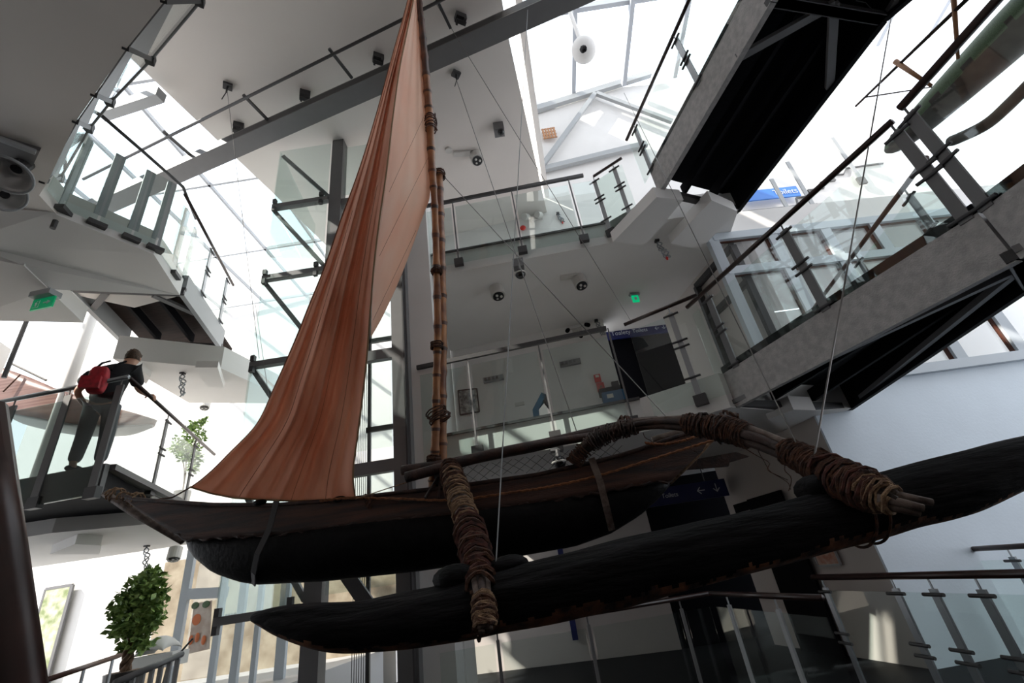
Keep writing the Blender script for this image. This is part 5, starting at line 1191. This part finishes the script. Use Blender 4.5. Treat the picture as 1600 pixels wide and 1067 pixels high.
# green canoe at the upper right
GX = 5.4; g = lambda x, y, xx=GX: X(x, y, xx)
t = thing('hanging_canoe', 'green painted dugout canoe hung at the upper right edge', 'canoe', g(1500, 130))
gc = [(1386, 236, 5), (1398, 226, 14), (1430, 198, 22), (1480, 150, 29), (1540, 92, 36), (1600, 34, 42), (1680, -40, 48)]
ps = [g(x, y) for x, y, r in gc]; rs = [r * pxm(p) * 0.9 for p, (x, y, r) in zip(ps, gc)]
path = spline(ps, 40); rad = spl1(rs, 40)
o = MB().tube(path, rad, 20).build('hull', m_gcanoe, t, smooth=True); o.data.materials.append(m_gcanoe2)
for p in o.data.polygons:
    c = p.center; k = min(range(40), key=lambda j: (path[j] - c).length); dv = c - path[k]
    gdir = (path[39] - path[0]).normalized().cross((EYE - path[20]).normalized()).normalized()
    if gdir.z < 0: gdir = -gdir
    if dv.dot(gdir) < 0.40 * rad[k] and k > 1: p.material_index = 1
MB().tube([p + V3((-0.02, -0.02, rad[i] * 0.45)) for i, p in enumerate(path[4:])], 0.012, 5).build('pale_stripe', m_fix, t)
t2 = spline([g(x, y, 4.9) for x, y in ((1482, 222), (1500, 215), (1540, 195), (1575, 165), (1640, 100))], 20)
o = MB().tube(t2, [0.02, 0.05] + [0.055] * 18, 10).build('outrigger_float', m_gcanoe2, t, smooth=True)
for a, b_, m_, r, lb in (((1515, -5), (1337, 166), m_pole, 0.022, 'long thin dark pole crossing in front of the bright upper right'),
                     ((1399, 96), (1455, 134), m_stick, 0.03, 'short orange-brown stick near the green canoe'),
                     ((1490, -5), (1497, 92), m_stick, 0.025, 'upright orange-brown stick above the green canoe'),
                     ((1352, 152), (1456, 136), m_pole, 0.01, 'thin bent dark stick below the long pole, upper right')):
    o = MB().tube([g(*a, 5.0), g(*b_, 5.0)], [r, r * 0.6], 8).build('wooden_pole', m_, smooth=True); tag(o, lb, 'pole')
cpa, cpb = DD(152, 468, 10.2), DD(112, 590, 10.2)
tag(MB().tube([withz(cpa, 8.5), withz(cpa, G1)], 0.09, 16).build('round_column', m_white, smooth=True), 'slender white round column rising behind the standing person', 'column')
# white stair on the far right, bright zone
t = thing('white_staircase', 'white staircase with stepped edge in the bright upper right hall', 'staircase', PL(1250, 320, (3.9, 8.2), (12, 8.8)))
st_ = lambda x, y, o=0.0: PL(x, y, (3.9, 8.2 - o), (12, 8.8 - o))
zig = [(1160, 331), (1228, 324), (1247, 321), (1244, 309), (1270, 306), (1262, 297), (1287, 294), (1282, 285), (1305, 282), (1298, 274), (1318, 272), (1322, 263), (1350, 259), (1380, 255)]
MB().prism([st_(x, y) for x, y in zig] + [withz(st_(1380, 255), G2), withz(st_(1160, 331), G2)], (0, 0.08, 0)).build('stringer', m_white, t)
b = MB(); zp = [st_(x, y, 0.02) for x, y in zig]
for p, r in zip(zp[:-1], zp[1:]): b.bar(p, r, 0.04, 0.03)
b.build('step_edge', m_steel, t)
for (x, y, x2, y2) in ((1230, 253, 1270, 325), (1205, 280, 1240, 345), (1300, 215, 1322, 285)):
    MB().bar(st_(x, y, 0.1), withz(st_(x, y, 0.1), st_(x2, y2, 0.1).z), 0.09, 0.03, (0, 1, 0)).build('post', m_lsteel, t)
    MB().box(withz(st_(x, y, 0.1), st_(x2, y2, 0.1).z), 0.18, 0.06, 0.2).build('bracket', m_steel, t)
# near blurred handrail at the lower left
t = MB(); a, b_ = V3(DD(-22, 640, 0.95)), V3(DD(36, 1130, 0.8))
tag(t.tube([a, lerp(a, b_, 0.5) + V3((0, 0, 0)), b_ + (b_ - a) * 0.6], 0.022, 14).build('near_handrail', m_rail, smooth=True), 'dark brown handrail very close at the lower left edge', 'rail')
